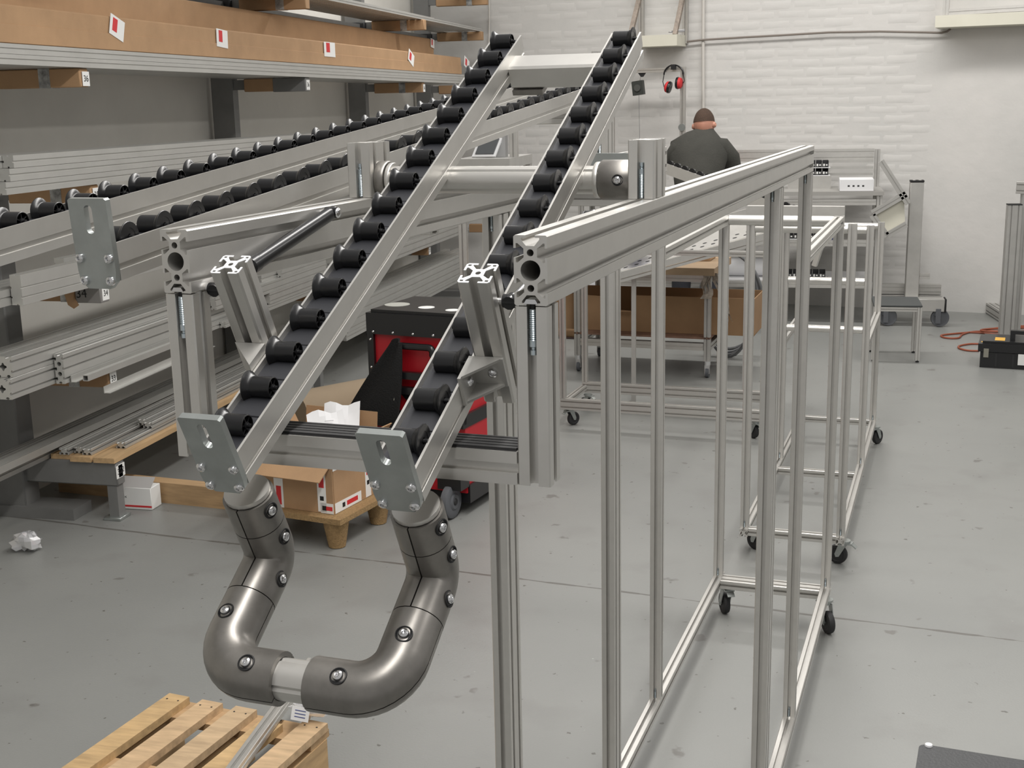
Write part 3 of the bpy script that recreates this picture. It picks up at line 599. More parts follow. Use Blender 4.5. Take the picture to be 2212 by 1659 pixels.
# things on the floor by the rack
tb = RZ(300, 1050, .10)
solo('timber_beam', MB().bar((-3.30, 4.93, .047), (-2.28, 4.80, .047), .07, .094), WOODX, V((-2.8, 4.87, 0)), 'thick pale timber beam lying on the floor under the lowest arms', 'timber')
T = Thing('small_carton', 'small white carton with a red stripe standing behind the rack leg', 'carton', (-2.80, 4.76, 0), rz=0)
T.part('carton_body', MB().cbox(-2.885, 4.715, .001, -2.735, 4.80, .100, .002), WHITE); T.part('red_stripe', MB().box(-2.885, 4.7138, .012, -2.735, 4.7148, .020), REDP)
T.part('carton_lid', MB().obox((-2.81, 4.742, .118), V((1,0,0)), V((0,.8,.6)), V((0,-.6,.8)), .074, .03, .001), mat('grey_carton', (.45,.44,.43), .8))
text_mesh(T, '<<', .018, V((-2.862, 4.7140, .056)), (1,0,0), (0,0,1), INK, T.root, 'carton_print')
solo('paper_scrap', MB().obox(RZ(90,1078,.005), V((1,.2,0)).normalized(), V((-.2,1,0)).normalized(), V((.1,.1,1)).normalized(), .035, .018, .0015), mat('yellow_paper', (.50,.47,.22), .8), RZ(90,1078,0), 'small pale yellow paper scrap on the floor by the wall', 'paper')
def crumple(c, r, k, sq=.75):
    rnd = random.Random(k); mb = MB(); n, m_ = 14, 8; P = []
    for j in range(m_+1):
        for i in range(n):
            th = math.pi*j/m_; ph = 2*math.pi*i/n; rr = r*rnd.uniform(.62, 1.18); P.append((c.x+rr*math.sin(th)*math.cos(ph)*1.3, c.y+rr*math.sin(th)*math.sin(ph), max(.0012, c.z+rr*math.cos(th)*sq)))
    return mb.add(P, [(j*n+i, j*n+(i+1) % n, (j+1)*n+(i+1) % n, (j+1)*n+i) for j in range(m_) for i in range(n)])
FILM = mat('clear_plastic_film', (.82,.82,.84), .12, 0, spec=.8, trans=.55)
cc = RZ(62, 1190, 0)
solo('plastic_film_ball', crumple(cc + V((0,0,.04)), .052, 4), FILM, cc, 'crumpled ball of clear plastic film on the floor at far left', 'plastic film', ang=10)
# ================================================================ pallet with a leaning bar, bottom left
pa, pb, pc = RZ(366, 1497, .145), RZ(708, 1562, .145), RZ(85, 1659, .145)
ux = (pb - pa).normalized(); uy = V((0,0,1)).cross(ux)           # ux along the far edge, uy pointing away from the camera
PW = (pb - pa).length
T = Thing('wooden_pallet', 'small pale slatted wooden pallet on the floor at the bottom left', 'pallet', V(((pa+pb)/2 - uy*.3).xy.to_3d()))
sl = PW / 5.0; wdt = .066
for k in range(5):
    c = pa + ux*(wdt/2 + k*(PW-wdt)/4) - uy*(.35) + V((0,0,-.0105)); ln = .35 - (.02 if k == 3 else 0)
    T.part('slat', MB().obox(c - uy*(.0 if k != 3 else .025), ux, uy, V((0,0,1)), wdt/2, ln, .0105), mat('slat_wood_%d' % (k % 3), [(0.62,0.42,0.21), (0.66,0.46,0.27), (0.60,0.43,0.26)][k % 3], .65, 0, .35, 2.4, .08, 50, (3, 16, 16)), ang=20)
for y in (.035, .35, .66): T.part('stringer_board', MB().obox(pa + ux*(PW/2) - uy*y + V((0,0,-.0318)), ux, uy, V((0,0,1)), PW/2-.004, .045, .0105), WOODX)
for x in (.022, PW/2, PW-.022): T.part('runner', MB().obox(pa + ux*x - uy*.35 + V((0,0,-.0935)), ux, uy, V((0,0,1)), .020, .345, .051), WOOD)
for k in range(5):
    for s in (-.018, .018):
        T.part('nail_head', MB().cyl(pa + ux*(wdt/2 + k*(PW-wdt)/4 + s) - uy*.03 + V((0,0,-.0005)), pa + ux*(wdt/2 + k*(PW-wdt)/4 + s) - uy*.03 + V((0,0,.0006)), .0028, n=8), DARK)
# bar leaning on the pallet, its far end up behind the handle
q0, q1 = RZ(510, 1659, .162), RZ(676, 1432, .162)
dd = (q1 - q0).normalized()
solo('profile_bar', MB().prism(P30, q0 - dd*.45 + V((0,0,.0005)), q1 + V((0,0,.0005))), ALU, V((q0.x, q0.y, .146)), 'loose slotted aluminium bar lying across the pallet below the handle', 'profile bar')
bg = RZ(668, 1552, .145)
T = Thing('plastic_bag', 'clear plastic bag with a white printed slip lying on the pallet edge', 'plastic bag', V((bg.x, bg.y, .146)))
T.part('film', crumple(bg + V((0,0,.028)), .040, 9, .6), FILM, ang=10)
for v in T.root.children[0].data.vertices: v.co.z = max(v.co.z, .0005)
sl_ = T.part('printed_slip', MB().obox(bg + V((-.004,-.046,.036)), ux, V((0,.5,.86)), V((0,-.86,.5)), .026, .018, .0005), PAPER)
for k in range(3): T.part('print_line', MB().obox(bg + V((-.004+.0,-.0468,.036)) + V((0,.5,.86))*(-.008+.008*k), ux, V((0,.5,.86)), V((0,-.86,.5)), .016, .0012, .0003), mat('blue_print', (.08,.10,.25), .7), sl_)
# ================================================================ carton on a pressed-fibre pallet
fx = V((.975, -.22, 0)).normalized(); fy = V((.22, .975, 0)).normalized(); c0 = RZ(722, 1112, .135)     # near right corner of the carton on the tray
T = Thing('fibre_pallet', 'brown pressed wood fibre pallet with hollow cup feet under the open carton', 'pallet', V((c0.x-.2, c0.y+.2, 0)))
T.part('tray', MB().obox(c0 + fx*(-.19) + fy*.165 + V((0,0,-.011)), fx, fy, V((0,0,1)), .25, .215, .011), PULP)
for i in (-1, 1):
    for j in (-1, 1):
        p = c0 + fx*(-.19 + i*.19) + fy*(.165 + j*.155)
        T.part('cup_foot', MB().lathe([(0,0),(.030,0),(.034,.003),(.052,.105),(.056,.113),(0,.113)], V((p.x,p.y,0)), (0,0,1), 22), PULP)
T = Thing('open_carton', 'open brown carton with red and white tape and papers inside', 'carton', c0 + fx*(-.2) + fy*.17)
w_, d_, h_ = .36, .34, .205
o_ = c0 + V((0,0,.001)); t_ = .005
def pan(A, B, h, th=t_): # upright panel from A to B
    dd = (B-A).normalized(); nn = dd.cross(V((0,0,1))); return MB().obox((A+B)/2 + V((0,0,h/2)), dd, nn, V((0,0,1)), (B-A).length/2, th/2, h/2)
A, B, C_, D_ = o_ - fx*w_, o_, o_ + fy*d_, o_ - fx*w_ + fy*d_
for nm, p, q in (('panel', A, B), ('panel', B + fy*.003, C_ - fy*.003), ('panel', C_, D_), ('panel', D_ - fy*.003, A + fy*.003)): T.part(nm, pan(p, q, h_), CARD)
T.part('bottom_panel', MB().obox((A+C_)/2 + V((0,0,.003)), fx, fy, V((0,0,1)), w_/2-.003, d_/2-.003, .002), CARD)
up = V((0,0,1))
def flap(A, B, out, ang, ln, m=CARD):
    dd = (B-A).normalized(); v = (out*math.cos(ang) + up*math.sin(ang)).normalized(); nn = dd.cross(v)
    return T.part('flap', MB().obox((A+B)/2 + up*h_ + v*ln/2, dd, v, nn, (B-A).length/2-.004, ln/2, .0022), m)
flap(A, B, -fy, -.55, .10); flap(B, C_, fx, .9, .12); flap(D_, A, -fx, 1.1, .13); flap(C_, D_, fy, 1.45, .13)
def tape(cen, u, v, hu, hv, nrm, red, txt=False):
    s = T.part('tape_strip', MB().obox(cen + nrm*.0032, u, v, nrm, hu, hv, .0004), WHITE)
    T.part('red_mark', MB().obox(cen + nrm*.0038 + v*red[0]*hv + u*red[1]*hu, u, v, nrm, hu*red[2], hv*red[3], .0002), REDP, s)
    T.part('black_mark', MB().obox(cen + nrm*.0038 - v*red[0]*hv*1.1 - u*red[1]*hu*1.2, u, v, nrm, min(hu, hv)*.45, min(hu, hv)*.45, .0002), INK, s)
nf = -fy; nr_ = fx
tape(A*.72 + B*.28 + up*.092, fx, up, .022, .092, nf, (-.45, 0, .55, .42)); tape(B - fx*.052 + up*.105, fx, up, .020, .100, nf, (.4, 0, .6, .40)); tape(B - fx*.03 + up*.022, fx, up, .030, .021, nf, (0, .35, .5, .4))
tape(B + fy*.10 + up*.022, fy, up, .095, .021, nr_, (0, .3, .42, .45)); tape(B + fy*.25 + up*.10, fy, up, .020, .098, nr_, (.35, 0, .55, .4)); tape(B + fy*.06 + up*.19, fy, up, .06, .014, nr_, (0, .3, .3, .5))
tl = ['red panel']
pp = (A + C_)/2 + up*.0; rp_ = random.Random(2)
for k, (dx, dy, rz, tilt) in enumerate(((.04, .02, .5, .75), (.05, .10, .2, .95), (-.07, -.03, -.3, .12))):
    u = V((math.cos(rz), math.sin(rz), 0)); v = (V((-math.sin(rz), math.cos(rz), 0))*math.cos(tilt) + up*math.sin(tilt))
    T2 = Thing('paper_sheet', ['white crumpled delivery note sticking up out of the open carton', 'second white sheet leaning behind the delivery note in the carton', 'white sheet lying flat inside the left of the open carton'][k], 'paper', pp + fx*dx + fy*dy + up*.1)
    n_ = 6; mb = MB(); P = []
    for j in range(n_+1):
        for i in range(n_+1): P.append(pp + fx*dx + fy*dy + up*([.265, .27, .11][k] + .010*math.sin(i*1.3+j*.9+k)) + u*(i/n_-.5)*.15 + v*(j/n_-.4)*.19)
    mb.add(P, [(j*(n_+1)+i, j*(n_+1)+i+1, (j+1)*(n_+1)+i+1, (j+1)*(n_+1)+i) for j in range(n_) for i in range(n_)]); T2.part('sheet', mb, PAPER, ang=15)
    if k == 0:
        for q in range(5): T2.part('print_line', MB().obox(pp + fx*dx + fy*dy + up*.2765 + u*(.01*((q*7) % 3)) + v*(-.035+.02*q) + u.cross(v)*.012, u, v, u.cross(v), .018, .0012, .0003), mat('grey_print', (.35,.35,.36), .7))
# ================================================================ red and black rolling tool box
X0 = V((-1.785, 4.945, 0)); tx = V((.978, -.208, 0)).normalized(); ty = V((.208, .978, 0)).normalized(); TWD, TDP = .44, .40
T = Thing('rolling_tool_box', 'tall red and black rolling tool box with a black telescopic handle', 'tool box', X0 + tx*.22 + ty*.2)
def tb_(u0, v0, z0, u1, v1, z1): return X0 + tx*(u0+u1)/2 + ty*(v0+v1)/2 + up*(z0+z1)/2, tx, ty, up, (u1-u0)/2, (v1-v0)/2, (z1-z0)/2
T.part('lower_body', MB().obox(*tb_(.0, .02, .10, TWD, TDP, .42)), RED); T.part('upper_body', MB().obox(*tb_(.012, .014, .42, TWD-.012, TDP, .80)), RED)
T.part('lid', MB().obox(*tb_(-.004, -.006, .765, TWD+.004, TDP+.01, .855)).obox(*tb_(.012, .01, .855, TWD-.012, TDP-.01, .868)), BLACK)
for u in (-.004, TWD-.026): T.part('corner_trim', MB().obox(*tb_(u, -.002, .40, u+.030, .03, .766)), BLACK)
T.part('waist_band', MB().obox(*tb_(-.004, -.004, .385, TWD+.004, TDP+.004, .44)), BLACK)
T.part('base_skirt', MB().obox(*tb_(-.006, .03, .055, TWD+.01, TDP+.01, .135)), BLACK)
RV = MB().lathe([(0,.003),(.004,.0022),(.0055,0)], (0,0,0), (0,0,1), 10).mesh('rivet', CHROME); qn = (-ty).to_track_quat('Z', 'Y')
for k in range(5): T.inst('rivet', RV, X0 + tx*(.028+.096*k) - ty*.006 + up*.775, quat=qn)
for z in (.74, .62, .50): T.inst('rivet', RV, X0 + tx*.010 - ty*.002 + up*z, quat=qn)
h = MB()
for u in (.13, .32): h.cyl(X0 + tx*u - ty*.02 + up*.33, X0 + tx*u - ty*.02 + up*.70, .011, n=12)
h.tube(arcpath([X0 + tx*.13 - ty*.02 + up*.69, X0 + tx*.13 - ty*.02 + up*.725, X0 + tx*.32 - ty*.02 + up*.725, X0 + tx*.32 - ty*.02 + up*.69], .02), .015, 12)
for z in (.585, .52): h.obox(*tb_(.10, -.03, z, .35, -.004, z+.03))
h.add([X0+tx*.15-ty*.01+up*.52, X0+tx*.21-ty*.01+up*.52, X0+tx*.18-ty*.01+up*.49, X0+tx*.15-ty*.003+up*.52, X0+tx*.21-ty*.003+up*.52, X0+tx*.18-ty*.003+up*.49], [(0,2,1),(3,4,5),(0,1,4,3),(1,2,5,4),(2,0,3,5)])
T.part('telescopic_handle', h, BLACK)
for u, s in ((-.004, -1), (TWD+.008, 1)):
    wv = T.part('wheel', MB().lathe([(0,-.02),(.03,-.024),(.038,-.018),(.06,-.020),(.072,-.014),(.074,0),(.072,.014),(.06,.020),(.038,.018),(.03,.024),(0,.02)], X0 + tx*(u - s*.06) + ty*-.03 + up*.0745, tx, 24), GREYR)
    T.part('hub', MB().lathe([(0,.028),(.012,.027),(.016,.022)], X0 + tx*(u - s*.06) + ty*-.03 + up*.0745, tx, 14), RUB, wv)
    T.part('wheel_arch', MB().obox(*tb_(min(u, u-s*.11), -.05, .13, max(u, u-s*.11), .03, .20)), BLACK)
T.part('front_foot', MB().obox(*tb_(.02, TDP-.04, 0, TWD-.02, TDP, .06)), BLACK)
T.part('axle', MB().cyl(X0 + tx*.05 + ty*-.03 + up*.0745, X0 + tx*(TWD-.05) + ty*-.03 + up*.0745, .008, n=10), ZINC)
# black jacket hung on the handle
jk = MB(); n1, n2 = 9, 8; P = []; rj = random.Random(8)
for j in range(n1+1):
    f = j/n1; zz = .752 - .36*f
    for i in range(n2+1):
        g_ = i/n2; wdx = .035 + .20*f; P.append(X0 + tx*(.165 - .13*f + (g_-.5)*wdx*1.2) - ty*(.045 + .05*f + .012*math.sin(g_*9+f*4)) + up*(zz + .008*math.sin(g_*5)))
m1 = len(P); P += [p + ty*.014 for p in P]
fs = []
for j in range(n1):
    for i in range(n2):
        a = j*(n2+1)+i; fs += [(a, a+1, a+n2+2, a+n2+1), (m1+a, m1+a+n2+1, m1+a+n2+2, m1+a+1)]
for j in range(n1): a = j*(n2+1); fs += [(a, a+n2+1, m1+a+n2+1, m1+a), (a+n2, m1+a+n2, m1+a+2*n2+1, a+2*n2+1)]
for i in range(n2): a = n1*(n2+1)+i; fs += [(a, a+1, m1+a+1, m1+a)]; fs += [(i, m1+i, m1+i+1, i+1)]
jk.add(P, fs)
solo('black_jacket', jk, mat('black_cloth', (.006,.006,.006), .95, bump=.5, bscale=160), X0 + tx*.08 - ty*.06 + up*.35, 'black cloth jacket hanging over the handle of the red tool box', 'jacket', ang=60)
solo('thin_strip', MB().bar(X0 + tx*.155 - ty*.085 + up*.10, X0 + tx*.150 - ty*.062 + up*.60, .007, .004), CREAM, X0 + tx*.155 - ty*.08 + up*.10, 'thin pale strip leaning on the red tool box in front of the jacket', 'strip')
for k, (u, v, r) in enumerate(((.06, .10, .055), (.22, .07, .035), (.36, .04, .03))):
    T.part('lid_sticker', MB().lathe([(0,.0012),(r,.0012),(r,0)], X0 + tx*u + ty*(v+.05) + up*.8682, up, 24), WHITE if k else mat('dusty_sticker', (.42,.42,.38), .7))
# ================================================================ far half of the long frame line: second wheeled frame, same width
CB = Thing('profile_frame_cart', 'lower wheeled aluminium frame right behind the nearest tall frame, open at the sides', 'frame cart', (-.51, 5.6, 0), frame=True)
zB = .125
for x in (XL, XR):
    rail(CB, (x, 4.49, zB-.015), (x, 6.34, zB-.015))
    for y, zt in ((4.52, 1.27), (5.50, 1.17), (6.30, 1.11)):
        post(CB, x, y, zB, zt); CB.inst('spring_bolt', SBS, (x, y-.010, zB+.026), rot=(math.pi,0,0))
    rail(CB, (x, 5.516, .66), (x, 6.284, .66))
for y, z in ((5.35, zB-.015), (6.31, zB-.015), (4.52, zB-.015)): rail(CB, (XL+.0155, y, z), (XR-.0155, y, z), P30, 'cross_rail')
for y, z in ((4.52, 1.25), (5.50, 1.15), (5.50, .93), (5.50, .72), (6.30, 1.09)): CB.part('cross_tube', MB().cyl((XL+.0155, y, z), (XR-.0155, y, z), .0155, n=16), ALU)
CB.part('cross_beam', MB().prism(rect(40, 60), (XL-.015, 4.52, 1.3005), (XR-.03, 4.52, 1.3005)), ALU)
CF2, CW2 = caster_meshes(.037, .022, .0945)
for x, y, a in ((XL+.04, 4.62, .9), (XR+.01, 4.56, 1.4), (XL, 6.32, .2), (XR+.015, 6.30, -.5)): caster(CB, x, y, a, me=(CF2, CW2))
# wide low cart further left
CC = Thing('low_base_frame', 'wide low wheeled base frame of double rails on the floor, behind the tall posts', 'frame cart', (-1.4, 6.45, 0), frame=True)
for y in (6.24, 6.66): rail(CC, (-1.95, y, .127), (-.86, y, .127), P60V, 'long_rail')
for x in (-1.935, -.875): rail(CC, (x, 6.256, .127), (x, 6.644, .127), P30, 'end_rail')
for x, y, zt in ((-1.935, 6.24, .95), (-1.935, 6.66, .92), (-.875, 6.66, .92)): post(CC, x, y, .158, zt)
rail(CC, (-1.935, 6.256, .90), (-1.935, 6.644, .90)); rail(CC, (-1.918, 6.66, .90), (-.892, 6.66, .90))
for x, y, a in ((-1.907, 6.27, -.6), (-.907, 6.25, .8), (-1.907, 6.62, 1.2), (-.90, 6.62, 2.)): caster(CC, x, y, a, me=(CF2, CW2))
# far descending roller track resting on the second frame
FT = Thing('roller_track_unit', 'far roller track sloping down to the right above the second frame', 'roller track', F2W((-.5, 5.5, 1.42)))
a0, a1 = RB(1436, 352, 5.62), RB(1812, 487, 5.35)
d3 = (a1 - a0).normalized(); s3 = V((0,0,1)).cross(d3).normalized(); u3 = d3.cross(s3)
FT.part('side_rail', MB().prism(rect(6, 46), a0 + V((0,0,-.023)), a1 + V((0,0,-.023))), ALU); FT.part('side_rail', MB().prism(rect(6, 46), a0 + s3*.05 + V((0,0,-.023)), a1 + s3*.05 + V((0,0,-.023))), ALU)
FT.part('track_floor', MB().obox((a0+a1)/2 + s3*.025 - V((0,0,.022)), d3, s3, u3, (a1-a0).length/2, .0215, .003), BED)
nR = 22
for i in range(nR): p = a0 + d3*((a1-a0).length*(i+.5)/nR) + s3*.008 + u3*.002; FT.inst('roller', ROL, p, quat=s3.to_track_quat('X', 'Z'))
FT.part('hanger', MB().bar(a1 - d3*.05 + s3*.025 - u3*.046, a1 - d3*.05 + s3*.025 - u3*.20, .02, .02), ALU)
# ================================================================ wheeled work table with cartons
TC = Thing('wheeled_table', 'wheeled aluminium table with a worn plywood top between the tall frame posts', 'table', F2W((-1.75, 7.8, 0)))
lg = [W2F(RZ(1527, 818, 0)), None]
fx0, fx1, fy0, fy1 = -2.28, -1.40, 7.60, 8.15
def FW(x, y, z): return F2W((x, y, z))
def fbox(x0, y0, z0, x1, y1, z1): return (FW((x0+x1)/2, (y0+y1)/2, (z0+z1)/2), FW(1,0,0), FW(0,1,0), V((0,0,1)), (x1-x0)/2, (y1-y0)/2, (z1-z0)/2)
PLY = mat('worn_plywood', (0.42,0.30,0.19), .75, 0, .3, 3, .1, 40)
TC.part('table_top', MB().obox(*fbox(fx0-.06, fy0-.05, .655, fx1+.03, fy1, .70)), PLY)
TC.part('lower_shelf', MB().obox(*fbox(fx0, fy0, .250, fx1, fy1, .262)), mat('brown_board', (.22,.12,.08), .7, 0, .3, 12))
for x in (fx0+.02, fx1-.02):
    for y in (fy0+.02, fy1-.02):
        TC.part('leg', MB().prism(P40, FW(x, y, .11), FW(x, y, .654), FW(0,1,0)), ALUD)
        cs = TC.part('caster', MB().cyl(FW(x,y,.085), FW(x,y,.11), .022, n=12).obox(FW(x, y+.012, .062), FW(1,0,0), FW(0,1,0), V((0,0,1)), .016, .012, .035), CHROME)
        TC.part('wheel', MB().cyl(FW(x-.010, y+.02, .034), FW(x+.010, y+.02, .034), .034, n=18), GREYR, cs)
for z in (.20, .63):
    for y in (fy0+.02, fy1-.02): TC.part('stretcher', MB().prism(G45, FW(fx0+.042, y, z), FW(fx1-.042, y, z)), ALU)
    for x in (fx0+.02, fx1-.02): TC.part('stretcher', MB().prism(G45, FW(x, fy0+.042, z), FW(x, fy1-.042, z)), ALU)
def tray_carton(x0, x1, y0, y1, z0, h, label, m=CARD2, notch=False):
    T = Thing('carton_tray', label, 'carton', FW((x0+x1)/2, (y0+y1)/2, z0)); t = .006
    if notch:
        T.part('front_panel', MB().prism([[(0,0),((x1-x0)*1000,0),((x1-x0)*1000,h*1000),((x1-x0)*430,h*1000),((x1-x0)*420,h*560),((x1-x0)*290,h*600),((x1-x0)*285,h*940),(0,h*1000)]], FW(x0, y0, z0), FW(x0, y0+t, z0)), m)
        T.part('torn_flap', MB().obox(FW(x0+(x1-x0)*.36, y0-.012, z0+h*.52), FW(1,0,0), (FW(0,-.8,.0)+V((0,0,.6))).normalized(), FW(1,0,0).cross((FW(0,-.8,.0)+V((0,0,.6))).normalized()), .06, .02, .002), CARD)
    else: T.part('front_panel', MB().obox(*fbox(x0, y0, z0, x1, y0+t, z0+h)), m)
    T.part('back_panel', MB().obox(*fbox(x0, y1-t, z0, x1, y1, z0+h)), m); T.part('bottom_panel', MB().obox(*fbox(x0, y0+t, z0, x1, y1-t, z0+t)), m)
    for xa in (x0, x1-t): T.part('side_panel', MB().obox(*fbox(xa, y0+t, z0, xa+t, y1-t, z0+h)), m)
    return T
tray_carton(-2.46, -1.145, 7.70, 8.08, .263, .235, 'long shallow brown carton with a torn front lying on the lower table shelf', notch=True)
tray_carton(-1.60, -1.46, 7.90, 8.08, .701, .12, 'small brown carton on the plywood table top', CARD)
# tape rags on the near right leg
rg = MB(); rr_ = random.Random(4)
for k in range(5):
    x = fx1-.05+.02*k; P = []; n_ = 6
    for i in range(n_+1):
        zz = .67 - (.30 if k > 2 else .16)*i/n_; P += [FW(x + .012*math.sin(i*1.7+k) + (.10*i/n_ if k > 2 else 0), fy0-.03-.01*math.cos(i+k), zz), FW(x+.022 + .012*math.sin(i*1.3+k) + (.10*i/n_ if k > 2 else 0), fy0-.034, zz)]
    rg.add(P, [(2*i, 2*i+1, 2*i+3, 2*i+2) for i in range(n_)])
solo('torn_tape', rg, mat('dirty_tape', (.50,.43,.36), .6, 0, .6, 40), FW(fx1, fy0-.03, .36), 'tattered packing tape hanging from the corner of the wheeled table', 'tape', ang=10)
# hose coil behind the table
hc = W2F(RB(1566, 690, 7.9)); hm = mat('grey_hose', (.16,.165,.17), .5)
HCO = Thing('hose_coil', 'coil of thick grey hoses hanging behind the wheeled table', 'hose', FW(hc.x, 8.3, .02))
for k in range(4):
    P = []; r1, r2 = .17+.015*k, .36-.012*k
    for i in range(37): t = 2*math.pi*i/36; P.append(FW(hc.x - .06 + r1*math.cos(t), 8.26+.03*k + .04*math.sin(t*2+k), .375 + (r2)*math.sin(t)))
    HCO.part('hose_loop', MB().tube(P, .011, 8, False), hm)
# perforated roller shelf rails with a blue bag, above the table
PS = Thing('perforated_shelf', 'sloping aluminium shelf with rows of oval holes above the wheeled table', 'shelf', F2W((-1.6, 7.2, .72)))
b0, b1 = RB(1335, 596, 6.95), RB(1660, 508, 7.25)
e1 = (b1-b0).normalized(); e2 = (V((0,0,1)).cross(e1)).normalized(); e3 = e1.cross(e2)
PS.part('front_rail', MB().prism(rect(20, 36), b0, b1), ALU); PS.part('front_lip', MB().prism(rect(26, 14), b0 - e3*.03 - e2*.004, b1 - e3*.03 - e2*.004), ALU)
PS.part('shelf_plate', MB().obox((b0+b1)/2 + e2*.17 + e3*.05, e1, (e2+e3*.18).normalized(), e1.cross((e2+e3*.18).normalized()), (b1-b0).length/2, .17, .002), ALU)
ee = (e2+e3*.18).normalized(); en = e1.cross(ee)
HO = MB().prism([[(13*math.cos(2*math.pi*i/12), 6*math.sin(2*math.pi*i/12)) for i in range(12)]], (0,0,0), (0,0,.0006), (0,1,0)).mesh('oval_hole_shade', DARK); qh = M((e1, ee, en)).transposed().to_quaternion()  # flat dark oval laid on the plate as painted shade of a hole
for i in range(12):
    for j in range(2): PS.inst('oval_hole_shade', HO, b0 + e1*(.06 + .065*i + .03*j) + e2*.0 + e3*.02 + ee*(.04+.045*j) + en*.0021, quat=qh)
PS.part('back_rail', MB().prism(rect(20, 50), b0 + e2*.34 + e3*.1, b1 + e2*.34 + e3*.1), ALU)
for q in (.12, .88):
    pq = b0.lerp(b1, q) + e2*.06; PS.part('support', MB().prism(rect(25, 25), V((pq.x, pq.y, .0)), V((pq.x, pq.y, pq.z-.04)), (0,1,0)), ALUD)
bb = b0.lerp(b1, .16) + e2*.14 + e3*.09
solo('blue_bag', crumple(bb + V((0,0,.03)), .075, 14, .55), mat('blue_plastic', (.012,.03,.22), .4), bb, 'dark blue plastic bag lying on the perforated sloping shelf', 'bag', ang=20)
# white printed carton and a cardboard tube left of it
wc = W2F(RZ(1236, 716, 0)); wc.y = 9.1; wc.x += .03
T = Thing('printed_carton', 'white printed carton with grey pictures and a red stripe, behind the nearest post', 'carton', FW(wc.x, 9.1, 0))
T.part('carton_body', MB().obox(*fbox(wc.x-.10, 9.05, 0, wc.x+.10, 9.30, .44)), PAPER); T.part('red_stripe', MB().obox(*fbox(wc.x-.101, 9.047, .03, wc.x+.101, 9.0495, .06)), REDP)
for k in range(3): T.part('picture', MB().obox(FW(wc.x+.02, 9.0485, .14+.10*k), (FW(1,0,0)+V((0,0,.9))).normalized(), FW(0,1,0), V((0,0,1)), .055, .0006, .012), mat('grey_picture', (.30,.30,.33), .6))
solo('cardboard_tube', MB().cyl(FW(wc.x-.20, 8.75, .062), FW(wc.x+.13, 8.75, .062), .058, n=20).cyl(FW(wc.x+.128, 8.75, .062), FW(wc.x+.140, 8.75, .062), .062, n=20), CARD, FW(wc.x, 8.75, 0), 'thick brown cardboard tube lying on the floor near the white printed carton', 'tube')
# brown cardboard roll lying on the floor behind the red tool box
solo('cardboard_tube', MB().cyl((-2.55, 5.9, .135), (-1.75, 7.0, .135), .13, n=24), mat('kraft_roll', (.33,.25,.165), .8, 0, .1, 4), V((-2.15, 6.45, 0)), 'big pale brown kraft paper roll lying between the rack leg and the red tool box', 'roll')
# ================================================================ work bench at the back wall with the man
WBn = Thing('work_bench', 'aluminium work bench with shelves and parts bins by the back wall', 'work bench', (.15, 10.0, 0))
def bb_(x0, y0, z0, x1, y1, z1): return MB().box(x0, y0, z0, x1, y1, z1)
bx0, bx1, by0, by1 = -1.75, .58, 9.80, 10.40
WBn.part('bench_top', bb_(bx0, by0, .98, bx1, by1, 1.01), mat('grey_bench_top', (.35,.34,.32), .5))
for x in (bx0+.03, -.6, bx1-.03):
    for y in (by0+.03, by1-.03): WBn.part('leg', MB().prism(P40, (x, y, 0), (x, y, .979 if y < 10 else 1.30), (0,1,0)), ALUD)
for z in (.30, .62, .93): WBn.part('shelf_rail', MB().prism(G45, (bx0+.055, by0+.03, z), (bx1-.055, by0+.03, z)), ALU)
WBn.part('lower_shelf', bb_(bx0+.06, by0+.06, .323, bx1-.06, by1-.06, .338), PAPER)
WBn.part('back_rail', MB().prism(G4590, (-.55, by1-.03, 1.26), (bx1-.055, by1-.03, 1.26)), ALU)
for k in range(3): WBn.part('rail_strip', bb_(.12, by1-.075, 1.10+.05*k, .52, by1-.06, 1.12+.05*k), ALUD)
BINM = MB().box(0,0,0,.046,.12,.004).box(0,0,.004,.003,.12,.05).box(.043,0,.004,.046,.12,.05).box(.003,.117,.004,.043,.12,.05).box(.003,0,.004,.043,.003,.03).mesh('parts_bin', mat('bin_black', (.03,.03,.032), .5))
CLIP = MB().box(.006,-.002,.008,.018,0,.026).box(.026,-.002,.012,.038,0,.022).mesh('bin_label', WHITE)
for gx, gz, n_, rows, gy in ((-.12, 1.115, 6, 2, by1-.26), (-.12, .345, 6, 1, by0+.10), (-.12, .645, 5, 1, by0+.10)):
    for r_ in range(rows):
        WBn.part('bin_board', bb_(gx-.01, gy-.003, gz+r_*.06-.006, gx+n_*.05+.01, gy+.14, gz+r_*.06-.001), PAPER)
        for k in range(n_):
            o = WBn.inst('parts_bin', BINM, (gx+.05*k, gy, gz+r_*.06)); link('bin_label', CLIP, o)
WBn.part('bin_stand', bb_(-.13, by1-.27, 1.01, .20, by1-.10, 1.108), ALUD)
WBn.part('bin_stand', bb_(-.13, by0+.08, .338, .20, by0+.22, .3385), ALUD); WBn.part('mid_shelf', bb_(-.5, by0+.06, .625, bx1-.06, by1-.06, .638), mat('grey_bench_top', (.35,.34,.32)))
wbx = RB(1852, 482, 9.55)
T = Thing('white_drawer_box', 'white metal box with small slots on the front edge of the work bench', 'box', (wbx.x, 9.9, 1.011))
T.part('box_body', MB().cbox(wbx.x-.13, 9.82, 1.011, wbx.x+.12, 10.08, 1.10, .003), PAPER)
for k in range(4): T.part('slot_shade', bb_(wbx.x-.07+.035*k, 9.8192, 1.045, wbx.x-.055+.035*k, 9.8202, 1.056), DARK)  # dark patches on the front, painted shade in place of cut slots
solo('white_roll', MB().cyl((-.75, 10.0, .412), (-.16, 10.0, .412), .073, n=20), PAPER, V((-.45, 10.0, .34)), 'thick white roll lying on the lower shelf of the work bench', 'roll')
